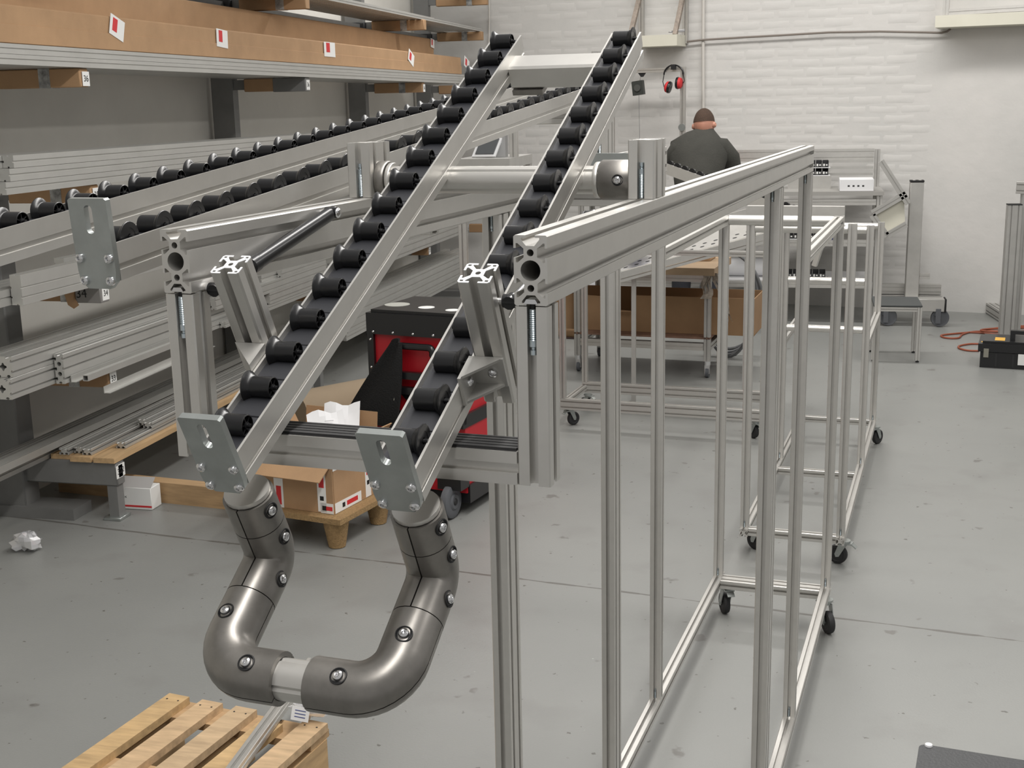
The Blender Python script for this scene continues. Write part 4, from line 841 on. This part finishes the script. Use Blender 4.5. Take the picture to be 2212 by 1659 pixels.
solo('blue_crate', MB().cbox(.25, 9.86, .94, .33, 10.0, .97, .004) if False else MB().cbox(.10, 9.90, .639, .24, 10.02, .70, .006), mat('blue_plastic', (.012,.03,.22)), V((.17, 9.96, .639)), 'small bright blue box on the middle shelf of the work bench', 'box')
# small tablet screen and a bench end seen between the tracks
DK = Thing('side_table', 'small aluminium table carrying a white framed screen, seen between the roller tracks', 'table', RB(1040, 420, 6.2).xy.to_3d())
dz = RB(1050, 343, 6.2).z; dl = RB(985, 345, 6.2); dr = RB(1100, 345, 6.2)
DK.part('table_top', MB().box(dl.x, 6.2, dz-.05, dr.x, 6.75, dz), ALUD)
for x in (dl.x+.02, dr.x-.02):
    for y in (6.225, 6.72): DK.part('leg', MB().prism(P40, (x, y, 0), (x, y, dz-.051), (0,1,0)), ALU)
DK.part('upright', MB().prism(P40, (dr.x-.02, 6.4, dz), (dr.x-.02, 6.4, dz+.22), (0,1,0)), ALU)
T = Thing('tablet_screen', 'white framed dark screen tilted on the small table between the roller tracks', 'screen', V((RB(1050,340,6.35).x, 6.35, dz)))
sx = RB(1052, 320, 6.35).x
T.part('frame', MB().obox((sx, 6.36, dz+.052), V((1,0,.0)), V((.25,.5,.85)).normalized(), V((1,0,0)).cross(V((.25,.5,.85)).normalized()), .062, .058, .006), PAPER)
T.part('screen_glass', MB().obox((sx+.002, 6.352, dz+.056), V((1,0,.0)), V((.25,.5,.85)).normalized(), V((1,0,0)).cross(V((.25,.5,.85)).normalized()), .048, .045, .0062), mat('dark_glass', (.10,.105,.11), .15))
T.part('stand', MB().box(sx-.02, 6.38, dz+.0005, sx+.09, 6.44, dz+.11), mat('grey_case', (.35,.35,.35), .5))
# ================================================================ things on the back wall
WBK = Thing('wall_bracket', 'pale box beam with slanting profile braces fixed high on the back wall', 'wall bracket', RWL(1430, 100, .02))
cb0, cb1 = RWL(1372, 90, .27), RWL(1463, 86, .27)
hB = .10
WBK.part('box_beam', MB().obox((cb0+cb1)/2 + WN*.12, WU, WN, V((0,0,1)), (cb1-cb0).length/2, .13, .045), CREAM)
for x in (1386, 1481):
    p = RWL(x, 60, .03); WBK.part('wall_post', MB().prism(P40, V((p.x, p.y, cb0.z-.02)), V((p.x, p.y, 3.2)), WN), ALU)
for x0, x1 in ((1362, 1390), (1458, 1482)):
    p = RWL(x0, 75, .25); q = RWL(x1, -40, .08); WBK.part('brace', MB().prism(rect(36, 36), p, p + (q-p)*1.6, WN), mat('weathered_profile', (.36,.30,.25), .5, .3, .4, 30))
bp_ = RWL(1452, 70, .24)
for k in range(4): WBK.part('cable_tie', MB().bar(bp_ + V((-.03+.012*k, 0, .002+.004*k)), bp_ + V((.10, .02, .004+.006*k)), .008, .004), [DARK, PAPER, GREYR, PAPER][k])
HGR = Thing('hanger_frame', 'thin aluminium profile frame standing behind the man, with hooks on top', 'frame', RWL(1475, 640, .25).xy.to_3d())
hp0, hp1 = RWL(1383, 153, .3), RWL(1470, 150, .3)
HGR.part('top_rail', MB().prism(grooved(36, 36, [0], 7, 5), hp0 - WU*.25, hp1 + WU*.02), ALU)
hq = RWL(1476, 150, .3)
HGR.part('upright', MB().prism(P40, V((hq.x, hq.y, 0)), V((hq.x, hq.y, hp1.z+.02)), WN), ALU); hq2 = hp0 - WU*.25
HGR.part('upright', MB().prism(P40, V((hq2.x, hq2.y, 0)), V((hq2.x, hq2.y, hp0.z-.019)), WN), ALU)
HGR.part('clamp', MB().cyl(V((hq.x, hq.y, RWL(1476, 275, .3).z)) - WN*.03, V((hq.x, hq.y, RWL(1476, 275, .3).z)) - WN*.02, .03, n=14), ZINC)
HGR.part('hook_plate', MB().prism([[(-34,0),(34,0),(8,-34),(-8,-34)]], RWL(1387, 157, .3) + V((0,0,-.0)) - WN*.01, RWL(1387, 157, .3) + WN*.01), DARK)
bl = RWL(1379, 190, .3)
T = Thing('tool_balancer', 'dark grey square spring balancer hanging from the thin frame by a cord', 'tool balancer', bl + V((0,0,-.085)))
T.part('housing', MB().obox(bl, (WU + V((0,0,.12))).normalized(), WN, (V((0,0,1)) - WU*.12).normalized(), .048, .025, .058), mat('dark_green_grey', (.035,.038,.034), .5)); T.part('drum', MB().cyl(bl - WN*.036, bl - WN*.02, .028, n=18), mat('dark_drum', (.07,.072,.066), .5))
T.part('hook', MB().tube([bl + V((.012,0,.056)), bl + V((.02,0,.09)), bl + V((.022,0,.125))], .004, 8), CHROME)
T.part('cord', MB().tube([bl + V((.005,0,-.05)), V((bl.x+.01, bl.y, 1.45)), V((bl.x+.012, bl.y, 1.03))], .0016, 6), GREYR)
em = RWL(1455, 165, .33)
T = Thing('ear_defenders', 'red ear defenders with a black headband hung on the thin aluminium frame', 'ear defenders', em + V((0,0,-.13)))
up = V((0,0,1)); P = []
for i in range(17): t = math.pi*i/16; P.append(em + WU*(.082*math.cos(t)) + up*(.075*math.sin(t) + .015))
T.part('headband', MB().tube(P, .0065, 8), BLACK)
for sg, dzz in ((-1, -.085), (1, -.055)):
    c = em + WU*(sg*.045) + up*dzz; ax = (WU*(-sg) - up*.25*sg*(-1 if sg < 0 else -.3)).normalized()
    T.part('wire', MB().tube([em + WU*(sg*.082) + up*.015, em + WU*(sg*.092) + up*(-.04), c + WU*(sg*.035) + up*.0 ], .0035, 6), BLACK)
    ec = T.part('ear_cup', MB().lathe([(0,.030),(.026,.028),(.042,.018),(.047,.002),(.047,0)], c, -ax, 20), REDP); T.part('ear_cushion', MB().lathe([(.046,.0),(.050,.006),(.046,.020),(.03,.024),(0,.016)], c, ax, 20), BLACK, ec)
T.part('hook_block', MB().obox(em + up*.075 , WU, WN, up, .018, .02, .02), DARK)
# wall lamps / box beam on the right
LB = Thing('wall_box_beam', 'long cream box beam with a slotted profile frame on it, top right of the wall', 'wall beam', RWL(2100, 45, .02))
lp0, lp1 = RWL(2020, 50, .30), RWL(2330, 30, .30)
LB.part('box_beam', MB().obox((lp0+lp1)/2 + WN*.14, WU, WN, V((0,0,1)), (lp1-lp0).length/2, .14, .043), CREAM)
l2 = RWL(2049, 27, .22)
LB.part('frame_rail', MB().prism(G45, RWL(2049, 27, .22), RWL(2330, 10, .22)), ALU); LB.part('frame_post', MB().prism(G45, V((l2.x, l2.y, l2.z-.02)) - WU*.02, V((l2.x, l2.y, 3.3)) - WU*.02, WN), ALU)
# ================================================================ right side: column trolley, stool, stand, case, cable
bT = 9.74
CT = Thing('column_trolley', 'tall box-profile column trolley with a tilted empty frame, against the back wall', 'trolley', (.83, bT, 0))
def tp(x, y, b=bT): return RB(x, y, b)
cl0, cl1 = tp(1954, 660, bT+.1), tp(1983, 390, bT+.1)
cxm = (cl0.x + tp(1983, 660, bT+.1).x)/2; hw = (tp(1983,660,bT+.1).x - cl0.x)/2
CT.part('column', MB().cbox(cxm-hw, bT+.10, cl0.z, cxm+hw, bT+.20, cl1.z-.012, .004), ALUD)
cp = CT.part('column_cap', MB().box(cxm-hw-.001, bT+.098, cl1.z-.012, cxm+hw+.001, bT+.202, cl1.z), DARK); CT.part('cap_frame', MB().box(cxm-hw+.018, bT+.12, cl1.z, cxm-.012, bT+.18, cl1.z+.0015).box(cxm+.012, bT+.12, cl1.z, cxm+hw-.018, bT+.18, cl1.z+.0015), ALU, cp)
q0_, q1_ = tp(1897, 617, bT+.12), tp(2035, 640, bT+.12)
CT.part('cross_member', MB().prism(grooved(60, (q0_.z-q1_.z)*1000, [-20, 12], 8, 5), V((q0_.x, bT+.235, (q0_.z+q1_.z)/2)), V((q1_.x, bT+.235, (q0_.z+q1_.z)/2))), ALUD)
zb0, zb1 = tp(1900, 645).z, tp(1900, 672).z
CT.part('base_beam', MB().cbox(tp(1885,660).x, bT, zb1, tp(2041,660).x, bT+.12, zb0, .004), ALUD); CT.part('base_end_cap', MB().cbox(tp(2041,660).x, bT-.002, zb1-.004, tp(2041,660).x+.012, bT+.122, zb0+.002, .003), DARK)
CT.part('base_beam', MB().cbox(tp(1885,660).x, bT+.20, zb1, tp(2041,660).x, bT+.32, zb0-.002, .004), ALUD)
sA, sB = tp(1980, 602), tp(2009, 602); CT.part('side_peg', MB().prism(G45, V((sA.x, bT+.15, sA.z)), V((sB.x+.01, bT+.15, sA.z))), ALU)
for x in (1918, 2031):
    p = tp(x, 690); cs = CT.part('caster', MB().cyl((p.x-.02, bT+.03, zb1-.03), (p.x-.02, bT+.03, zb1), .03, n=14).obox((p.x-.016, bT-.004, .085), V((1,0,0)), V((0,1,0)), V((0,0,1)), .018, .004, .055), GREYR)
    CT.part('wheel', MB().lathe([(0,-.016),(.03,-.018),(.046,-.012),(.064,-.016),(.068,0),(.064,.016),(.046,.012),(.03,.018),(0,.016)], (p.x, bT+.032, .068), (0,1,0), 24), GREYR, cs)
def tiltbar(x0, y0, x1, y1, w=46, b=bT+.05, m=ALUD): CT.part('tilted_bar', MB().prism(grooved(w, w, [0], 8, 5), tp(x0, y0, b), tp(x1, y1, b), (0,1,0)), m)
tiltbar(1903, 348, 1962, 440); tiltbar(1884, 461, 1958, 418); tiltbar(1884, 464, 1916, 510); tiltbar(1916, 508, 1958, 484)
pq = [tp(x, y, bT+.06) for x, y in ((1890, 464), (1953, 428), (1955, 480), (1917, 502))]
CT.part('cream_panel', MB().add(pq + [p + V((0,.006,0)) for p in pq], [(0,3,2,1),(4,5,6,7),(0,1,5,4),(1,2,6,5),(2,3,7,6),(3,0,4,7)]), CREAM)
# stool
bS = 8.40
ST = Thing('step_stool', 'low aluminium stool with a dark flat top in front of the column trolley', 'stool', (.62, bS+.1, 0))
sl0, sl1 = RB(1886, 782, bS).x, RB(1981, 782, bS).x; zt0 = RB(1980, 663, bS).z
ST.part('seat_board', MB().cbox(sl0-.012, bS-.02, zt0, sl1+.015, bS+.36, zt0+.012, .003), mat('dark_board', (.05,.055,.055), .6))
for x in (sl0, sl1):
    for y in (bS, bS+.32): ST.part('leg', MB().prism(P30, (x, y, .012), (x, y, zt0-.0005), (0,1,0)), ALU); ST.part('foot', MB().cyl((x,y,0), (x,y,.0125), .011, n=10), RUB)
for y in (bS, bS+.32): ST.part('apron', MB().prism(P30, (sl0+.0155, y, zt0-.016), (sl1-.0155, y, zt0-.016)), ALU)
# stand on the far right
bR = 8.95
RS = Thing('profile_stand', 'heavy aluminium profile stand on a floor base at the right picture edge', 'stand', RB(2190, 690, bR).xy.to_3d())
e0 = RZ(2176, 700, 0); e1_ = RZ(2133, 672, 0); ed = (V((e1_.x, e1_.y, 0)) - V((e0.x, e0.y, 0))); ed.normalize()
zc = .045
RS.part('base_rail', MB().prism([slotted(80, 80, [[-20,20],[-20,20],[-20,20],[-20,20]])], V((e0.x, e0.y, zc)), V((e0.x, e0.y, zc)) + ed*1.25), ALUD)
cpn = RS.part('end_cap', MB().prism(rect(82, 82), V((e0.x, e0.y, zc)) - ed*.006, V((e0.x, e0.y, zc))), DARK)
for i in (-1, 1):
    for j in (-1, 1): RS.part('cap_screw', MB().cyl(V((e0.x, e0.y, zc)) - ed*.006 + V((i*.02, 0, j*.02)), V((e0.x, e0.y, zc)) - ed*.009 + V((i*.02, 0, j*.02)), .006, n=10), CHROME, cpn)
m0 = V((e0.x, e0.y, 0)) + ed*.55; RS.part('base_rail', MB().prism([slotted(80, 80, [[-20,20],[-20,20],[-20,20],[-20,20]])], m0 + V((.042,0,zc)), m0 + V((.9,.05,zc))), ALUD)
c1 = RB(2181, 670, bR); ztop = RB(2181, 445, bR).z; RS.part('column', MB().prism([slotted(90, 90, [[-22,22],[-22,22],[-22,22],[-22,22]])], V((c1.x, bR+.1, .086)), V((c1.x, bR+.1, ztop)), (0,1,0)), ALUD)
RS.part('column_cap', MB().box(c1.x-.046, bR+.054, ztop, c1.x+.046, bR+.146, ztop+.006), DARK)
zz2 = RB(2200, 405, bR).z; RS.part('column', MB().prism(G4590, V((c1.x+.075, bR+.17, .086)), V((c1.x+.075, bR+.17, zz2-.05)), (0,1,0)), ALUD)
RS.part('top_rail', MB().prism([slotted(80, 80, [[-20,20],[-20,20],[-20,20],[-20,20]])], V((c1.x+.02, bR+.17, zz2-.01)), V((c1.x+.9, bR-.1, zz2-.03))), ALUD)
RS.part('panel', MB().box(c1.x+.11, bR+.16, .5, c1.x+.9, bR+.166, 1.05), CREAM)
# orange cable loops
OR = mat('orange_brown_cable', (.30,.075,.035), .5)
def floor_cable(pxs, r=.006, z=.007, n=1):
    pts = [RZ(x, y, z) for x, y in pxs]; out = []
    for i in range(len(pts)-1):
        p0, p1, p2, p3 = pts[max(i-1,0)], pts[i], pts[i+1], pts[min(i+2, len(pts)-1)]
        for k in range(6):
            t = k/6; out.append(.5*((2*p1) + (p2-p0)*t + (2*p0-5*p1+4*p2-p3)*t*t + (3*p1-p0-3*p2+p3)*t*t*t))
    return out + [pts[-1]]
solo('orange_cable', MB().tube(floor_cable([(2230, 735), (2150, 722), (2100, 718), (2082, 719), (2040, 723), (2033, 726), (2045, 730), (2070, 730), (2080, 722), (2110, 716), (2180, 718), (2240, 724)]), .0065, 8), OR, RZ(2040, 726, 0), 'brownish orange cable laid in a flat loop on the floor before the stand', 'cable')
solo('orange_cable', MB().tube(floor_cable([(2118, 743), (2095, 743), (2073, 747), (2072, 752), (2090, 757), (2115, 758)]), .0065, 8), OR, RZ(2090, 752, 0), 'short orange cable loop poking out behind the black tool case', 'cable')
OCO = Thing('cable_coil', 'orange cable coil lying in front of the stand base at the right edge', 'cable', RZ(2180, 708, 0))
for k in range(3): OCO.part('cable_loop', MB().tube(floor_cable([(2230+4*k, 704+2*k), (2190, 705+2*k), (2150-10*k, 709+k), (2128-4*k, 712+k), (2150, 715+k), (2200, 715+k), (2240, 713)], z=.007+.013*k), .0065, 8), OR)
# black tool case
bK = RZ(2112, 793, 0); kx, ky = V((.985,-.17,0)).normalized(), V((.17,.985,0)).normalized()
BCs = Thing('black_tool_case', 'black plastic tool case with yellow stickers on the floor at the right edge', 'tool case', V((bK.x+.2, bK.y+.12, 0)))
kb = lambda u0, v0, z0, u1, v1, z1: (bK + kx*(u0+u1)/2 + ky*(v0+v1)/2 + V((0,0,(z0+z1)/2)), kx, ky, V((0,0,1)), (u1-u0)/2, (v1-v0)/2, (z1-z0)/2)
BCs.part('case_bottom', MB().obox(*kb(.01, .0, 0, .52, .30, .10)), BLACK); BCs.part('case_lid', MB().obox(*kb(-.005, -.01, .104, .535, .31, .155)).obox(*kb(.02, .015, .155, .50, .28, .170)), BLACK)
for u in (.10, .20, .30, .40): BCs.part('rib', MB().obox(*kb(u, -.004, .01, u+.012, .001, .098)), RUB)
hb = MB().obox(*kb(.18, .06, .170, .21, .10, .225)).obox(*kb(.41, .06, .170, .44, .10, .225)).obox(*kb(.18, .06, .212, .44, .10, .235)); BCs.part('handle', hb, BLACK)
YEL = mat('yellow_sticker', (.75,.42,.06), .5)
BCs.part('yellow_sticker', MB().obox(*kb(.09, .05, .1702, .15, .16, .171)), YEL); BCs.part('yellow_sticker', MB().obox(*kb(.01, .045, .1552, .04, .075, .156)), YEL); BCs.part('side_label', MB().obox(*kb(.235, -.0112, .03, .31, -.0102, .10)), WHITE)
BCs.part('latch', MB().obox(*kb(.03, -.018, .07, .06, -.010, .125)), mat('grey_latch', (.25,.24,.2), .5))
# black board on legs, bottom right corner
zt_ = .70; k0, k1 = RZ(1986, 1606, zt_), RZ(2212, 1642, zt_); bx = (k1-k0).normalized(); by = V((0,0,1)).cross(bx)
TB = Thing('black_top_table', 'corner of a black board table with a round white screw, bottom right', 'table', V((k0.x+.3, k0.y-.25, 0)))
r_ = .012; out = [(0,-500)] + [(0,-12)] + [(r_*1000*(1-math.cos(a)), -r_*1000*(1-math.sin(a))) for a in [math.pi/2*i/6 for i in range(1, 6)]] + [(12,0),(700,0),(700,-500)]
bm_ = MB(); n_ = len(out); bm_.add([k0 + bx*(q[0]*.001) + by*(q[1]*.001) for q in out] + [k0 + bx*(q[0]*.001) + by*(q[1]*.001) - V((0,0,.018)) for q in out], [tuple(range(n_-1,-1,-1)), tuple(range(n_, 2*n_))] + [(i, (i+1) % n_, n_+(i+1) % n_, n_+i) for i in range(n_)])
TB.part('table_board', bm_, mat('black_board', (.028,.029,.031), .5, bump=.15, bscale=200), ang=20)
sp_ = RZ(2006, 1611, zt_); TB.part('screw_cap', MB().lathe([(0,.002),(.0025,.0028),(.004,.0035),(.0055,.0028),(.006,0)], sp_, (0,0,1), 18), PAPER)
for u, v in ((.05, -.06), (.62, -.06), (.05, -.44), (.62, -.44)): pL = k0 + bx*u + by*v; TB.part('leg', MB().prism(P30, V((pL.x, pL.y, 0)), V((pL.x, pL.y, zt_-.0185)), (0,1,0)), ALUD)
# ================================================================ the man bending over the bench, seen from behind
def skin_obj(name, nodes, edges, m, parent, loc, sub=2, root=0):
    me = bpy.data.meshes.new(name); me.from_pydata([V(n[:3]) for n in nodes], edges, []); me.materials.append(m)
    o = link(name, me, parent, loc); sk = o.modifiers.new('skin', 'SKIN'); sk.use_smooth_shade = True
    for i, n in enumerate(nodes):
        sv = me.skin_vertices[0].data[i]; r = n[3]; sv.radius = (r, n[4] if len(n) > 4 else r); sv.use_root = (i == root)
    sb = o.modifiers.new('sub', 'SUBSURF'); sb.levels = sub; sb.render_levels = sub
    dg = bpy.context.evaluated_depsgraph_get(); ev = bpy.data.meshes.new_from_object(o.evaluated_get(dg)); o.modifiers.clear(); o.data = ev
    ev.materials.clear(); ev.materials.append(m); ev.shade_smooth(); return o
bM = 9.52
hd = RB(1521, 268, bM+.06); shl = RB(1462, 312, bM-.05); shr = RB(1560, 305, bM)
PX = (shl.x + shr.x)/2
MAN = Thing('person', 'man in a dark grey-green T-shirt bending over the bench, seen from behind', 'person', (PX, bM-.1, 0))
SKIN = mat('skin', (.56,.27,.19), .5, 0, .12, 20); SHIRT = mat('grey_green_shirt', (.048,.047,.040), .9, 0, .2, 9, .25, 90); TROU = mat('dark_trousers', (.03,.032,.04), .9)
o0 = V((PX, bM-.1, 0)); L3 = lambda x, y, z: (x, y, z)
sl_x, sr_x = shl.x - PX - .01, shr.x - PX + .02
zS = 1.395
body = [(0,-.10,.95,.13), (0,-.03,1.12,.125), (-.01,.06,1.28,.135), (0,.15,zS,.12), (hd.x-PX-.01,.19,1.475,.058), (hd.x-PX,.20,1.515,.055),
        (sr_x-.03,.13,zS-.045,.062), (sr_x+.05,.16,1.22,.048), (sr_x+.045,.34,1.115,.040), (sr_x+.0,.46,1.075,.028), (sr_x-.01,.50,1.065,.030),
        (sl_x+.03,.11,zS-.055,.062), (sl_x-.02,.16,1.20,.048), (sl_x+.03,.34,1.12,.040), (sl_x+.05,.46,1.075,.028), (sl_x+.06,.50,1.065,.030),
        (.09,-.08,.86,.095), (.11,-.04,.48,.058), (.115,-.08,.085,.045), (.125,.03,.04,.04), (-.09,-.08,.86,.095), (-.11,-.04,.48,.058), (-.115,-.08,.085,.045), (-.125,.03,.04,.04)]
ed = [(0,1),(1,2),(2,3),(3,4),(4,5),(3,6),(6,7),(7,8),(8,9),(9,10),(3,11),(11,12),(12,13),(13,14),(14,15),(0,16),(16,17),(17,18),(18,19),(0,20),(20,21),(21,22),(22,23)]
skin_obj('body', body, ed, SKIN, MAN.root, (0,0,0))
secs = [(0,-.125,.90,.165,.125), (0,-.085,1.02,.162,.122), (-.005,-.02,1.15,.178,.130), (-.005,.045,1.27,.212,.135), (0,.095,1.36,.218,.118), (hd.x-PX-.0,.135,1.425,.150,.098), (hd.x-PX,.160,1.465,.090,.078), (hd.x-PX,.172,1.492,.068,.066)]
sm = MB(); ns = 24; P = []
for k, (x, y, z, w_, d_) in enumerate(secs):
    a_, b_ = secs[max(k-1, 0)], secs[min(k+1, len(secs)-1)]; t = V((b_[0]-a_[0], b_[1]-a_[1], b_[2]-a_[2])).normalized(); ex = V((1,0,0)); ex = (ex - t*ex.dot(t)).normalized(); ey = t.cross(ex)
    for i in range(ns): q = 2*math.pi*i/ns; P.append(o0 + V((x, y, z)) + ex*w_*math.cos(q)*(1 + .03*math.sin(5*q+k)) + ey*d_*math.sin(q))
sm.add(P, [(k*ns+i, k*ns+(i+1) % ns, (k+1)*ns+(i+1) % ns, (k+1)*ns+i) for k in range(len(secs)-1) for i in range(ns)])
for sx, pts in ((1, [(.09,.085,1.35,.085), (sr_x-.03,.10,1.345,.090), (sr_x+.035,.135,1.27,.080), (sr_x+.045,.15,1.205,.076)]), (-1, [(-.09,.075,1.345,.085), (sl_x+.03,.085,1.335,.090), (sl_x-.025,.115,1.26,.080), (sl_x-.028,.14,1.195,.076)])):
    P = []
    for k, (x, y, z, r) in enumerate(pts):
        a_, b_ = V(pts[max(k-1, 0)][:3]), V(pts[min(k+1, 3)][:3]); t = (b_-a_).normalized(); u = V((0,1,0)); u = (u - t*u.dot(t)).normalized(); w = t.cross(u)
        P += [o0 + V((x, y, z)) + (u*math.cos(2*math.pi*i/16) + w*math.sin(2*math.pi*i/16))*r for i in range(16)]
    sm.add(P, [(k*16+i, k*16+(i+1) % 16, (k+1)*16+(i+1) % 16, (k+1)*16+i) for k in range(3) for i in range(16)])
MAN.part('t_shirt', sm, SHIRT, ang=70)
tr = [(0,-.12,.90,.145), (.09,-.09,.82,.108), (.11,-.05,.48,.080), (.115,-.08,.10,.068), (-.09,-.09,.82,.108), (-.11,-.05,.48,.080), (-.115,-.08,.10,.068)]
skin_obj('trousers', tr, [(0,1),(1,2),(2,3),(0,4),(4,5),(5,6)], TROU, MAN.root, (0,0,0))
for sx in (-1, 1):
    MAN.part('shoe', MB().cbox(o0.x+sx*.125-.05, o0.y-.12, 0, o0.x+sx*.125+.05, o0.y+.16, .09, .025), BLACK)
    for k in range(5): # fingers resting on the bench work
        ox = (sr_x if sx > 0 else sl_x+.06) + (-.034+.017*k); l = [.05,.075,.082,.074,.055][k]
        if k == (0 if sx > 0 else 4): a = V((ox+(-.012 if sx > 0 else .012), .49, 1.06)); P = [a, a + V((-.02*sx, .03, -.01)), a + V((-.028*sx, .05, -.025))]
        else: a = V((ox, .51, 1.062)); P = [a, a + V((0, l*.5, .004)), a + V((0, l*.85, -.016)), a + V((0, l*.95, -.034))]
        MAN.part('finger', MB().tube([p + o0 for p in P], .0085, 8), SKIN)
hc_ = V((hd.x, hd.y, hd.z)) ; hm_ = MB(); n1, n2 = 18, 14; P = []
tiltd = .55
RH = M.Rotation(-tiltd, 3, 'X') @ M.Rotation(-.15, 3, 'Z')
def headpt(th, ph, k=1.0):
    d = V((math.sin(th)*math.cos(ph), math.sin(th)*math.sin(ph), math.cos(th))); x, y, z = d.x*.077, d.y*.098, d.z*.118
    if z < -.02: y += (-.02-z)*.25; x *= 1 - (-.02-z)*2.2
    if d.y > .75 and -.35 < d.z < .1: y += .016*(1-abs(d.x)*2.2 if abs(d.x) < .45 else 0)       # nose ridge
    return V((x, y, z))*k
for j in range(n2+1):
    for i in range(n1): P.append(hc_ + RH @ headpt(math.pi*j/n2, 2*math.pi*i/n1))
hm_.add(P, [(j*n1+i, (j+1)*n1+i, (j+1)*n1+(i+1) % n1, j*n1+(i+1) % n1) for j in range(n2) for i in range(n1)])
HEAD = MAN.part('head', hm_, SKIN, ang=80)
hr = MB(); P = []; n3 = 9
for j in range(n3+1):
    for i in range(n1):
        ph = 2*math.pi*i/n1; back = .5 - .5*math.sin(ph); lim = .34*math.pi + .24*math.pi*back; P.append(hc_ + RH @ headpt(lim*j/n3, ph, 1.035))
hr.add(P, [(j*n1+i, (j+1)*n1+i, (j+1)*n1+(i+1) % n1, j*n1+(i+1) % n1) for j in range(n3) for i in range(n1)])
MAN.part('hair', hr, mat('short_brown_hair', (.075,.042,.026), .85, 0, .4, 120, .5, 300), HEAD, ang=80)
for sx in (-1, 1):
    MAN.part('ear', MB().lathe([(0,.010),(.012,.012),(.020,.006),(.024,-.004),(.018,-.012)], hc_ + RH @ V((sx*.078, -.005, -.015)), RH @ V((sx, -.35, 0)), 12), SKIN, HEAD)
    MAN.part('eye', MB().lathe([(0,.008),(.009,.004),(.011,-.003)], hc_ + RH @ V((sx*.032, .084, .012)), RH @ V((0,1,0)), 10), PAPER, HEAD)
MAN.part('mouth', MB().obox(hc_ + RH @ V((0,.099,-.062)), RH @ V((1,0,0)), RH @ V((0,1,0)), RH @ V((0,0,1)), .022, .004, .004), mat('lips', (.4,.13,.11), .5), HEAD)
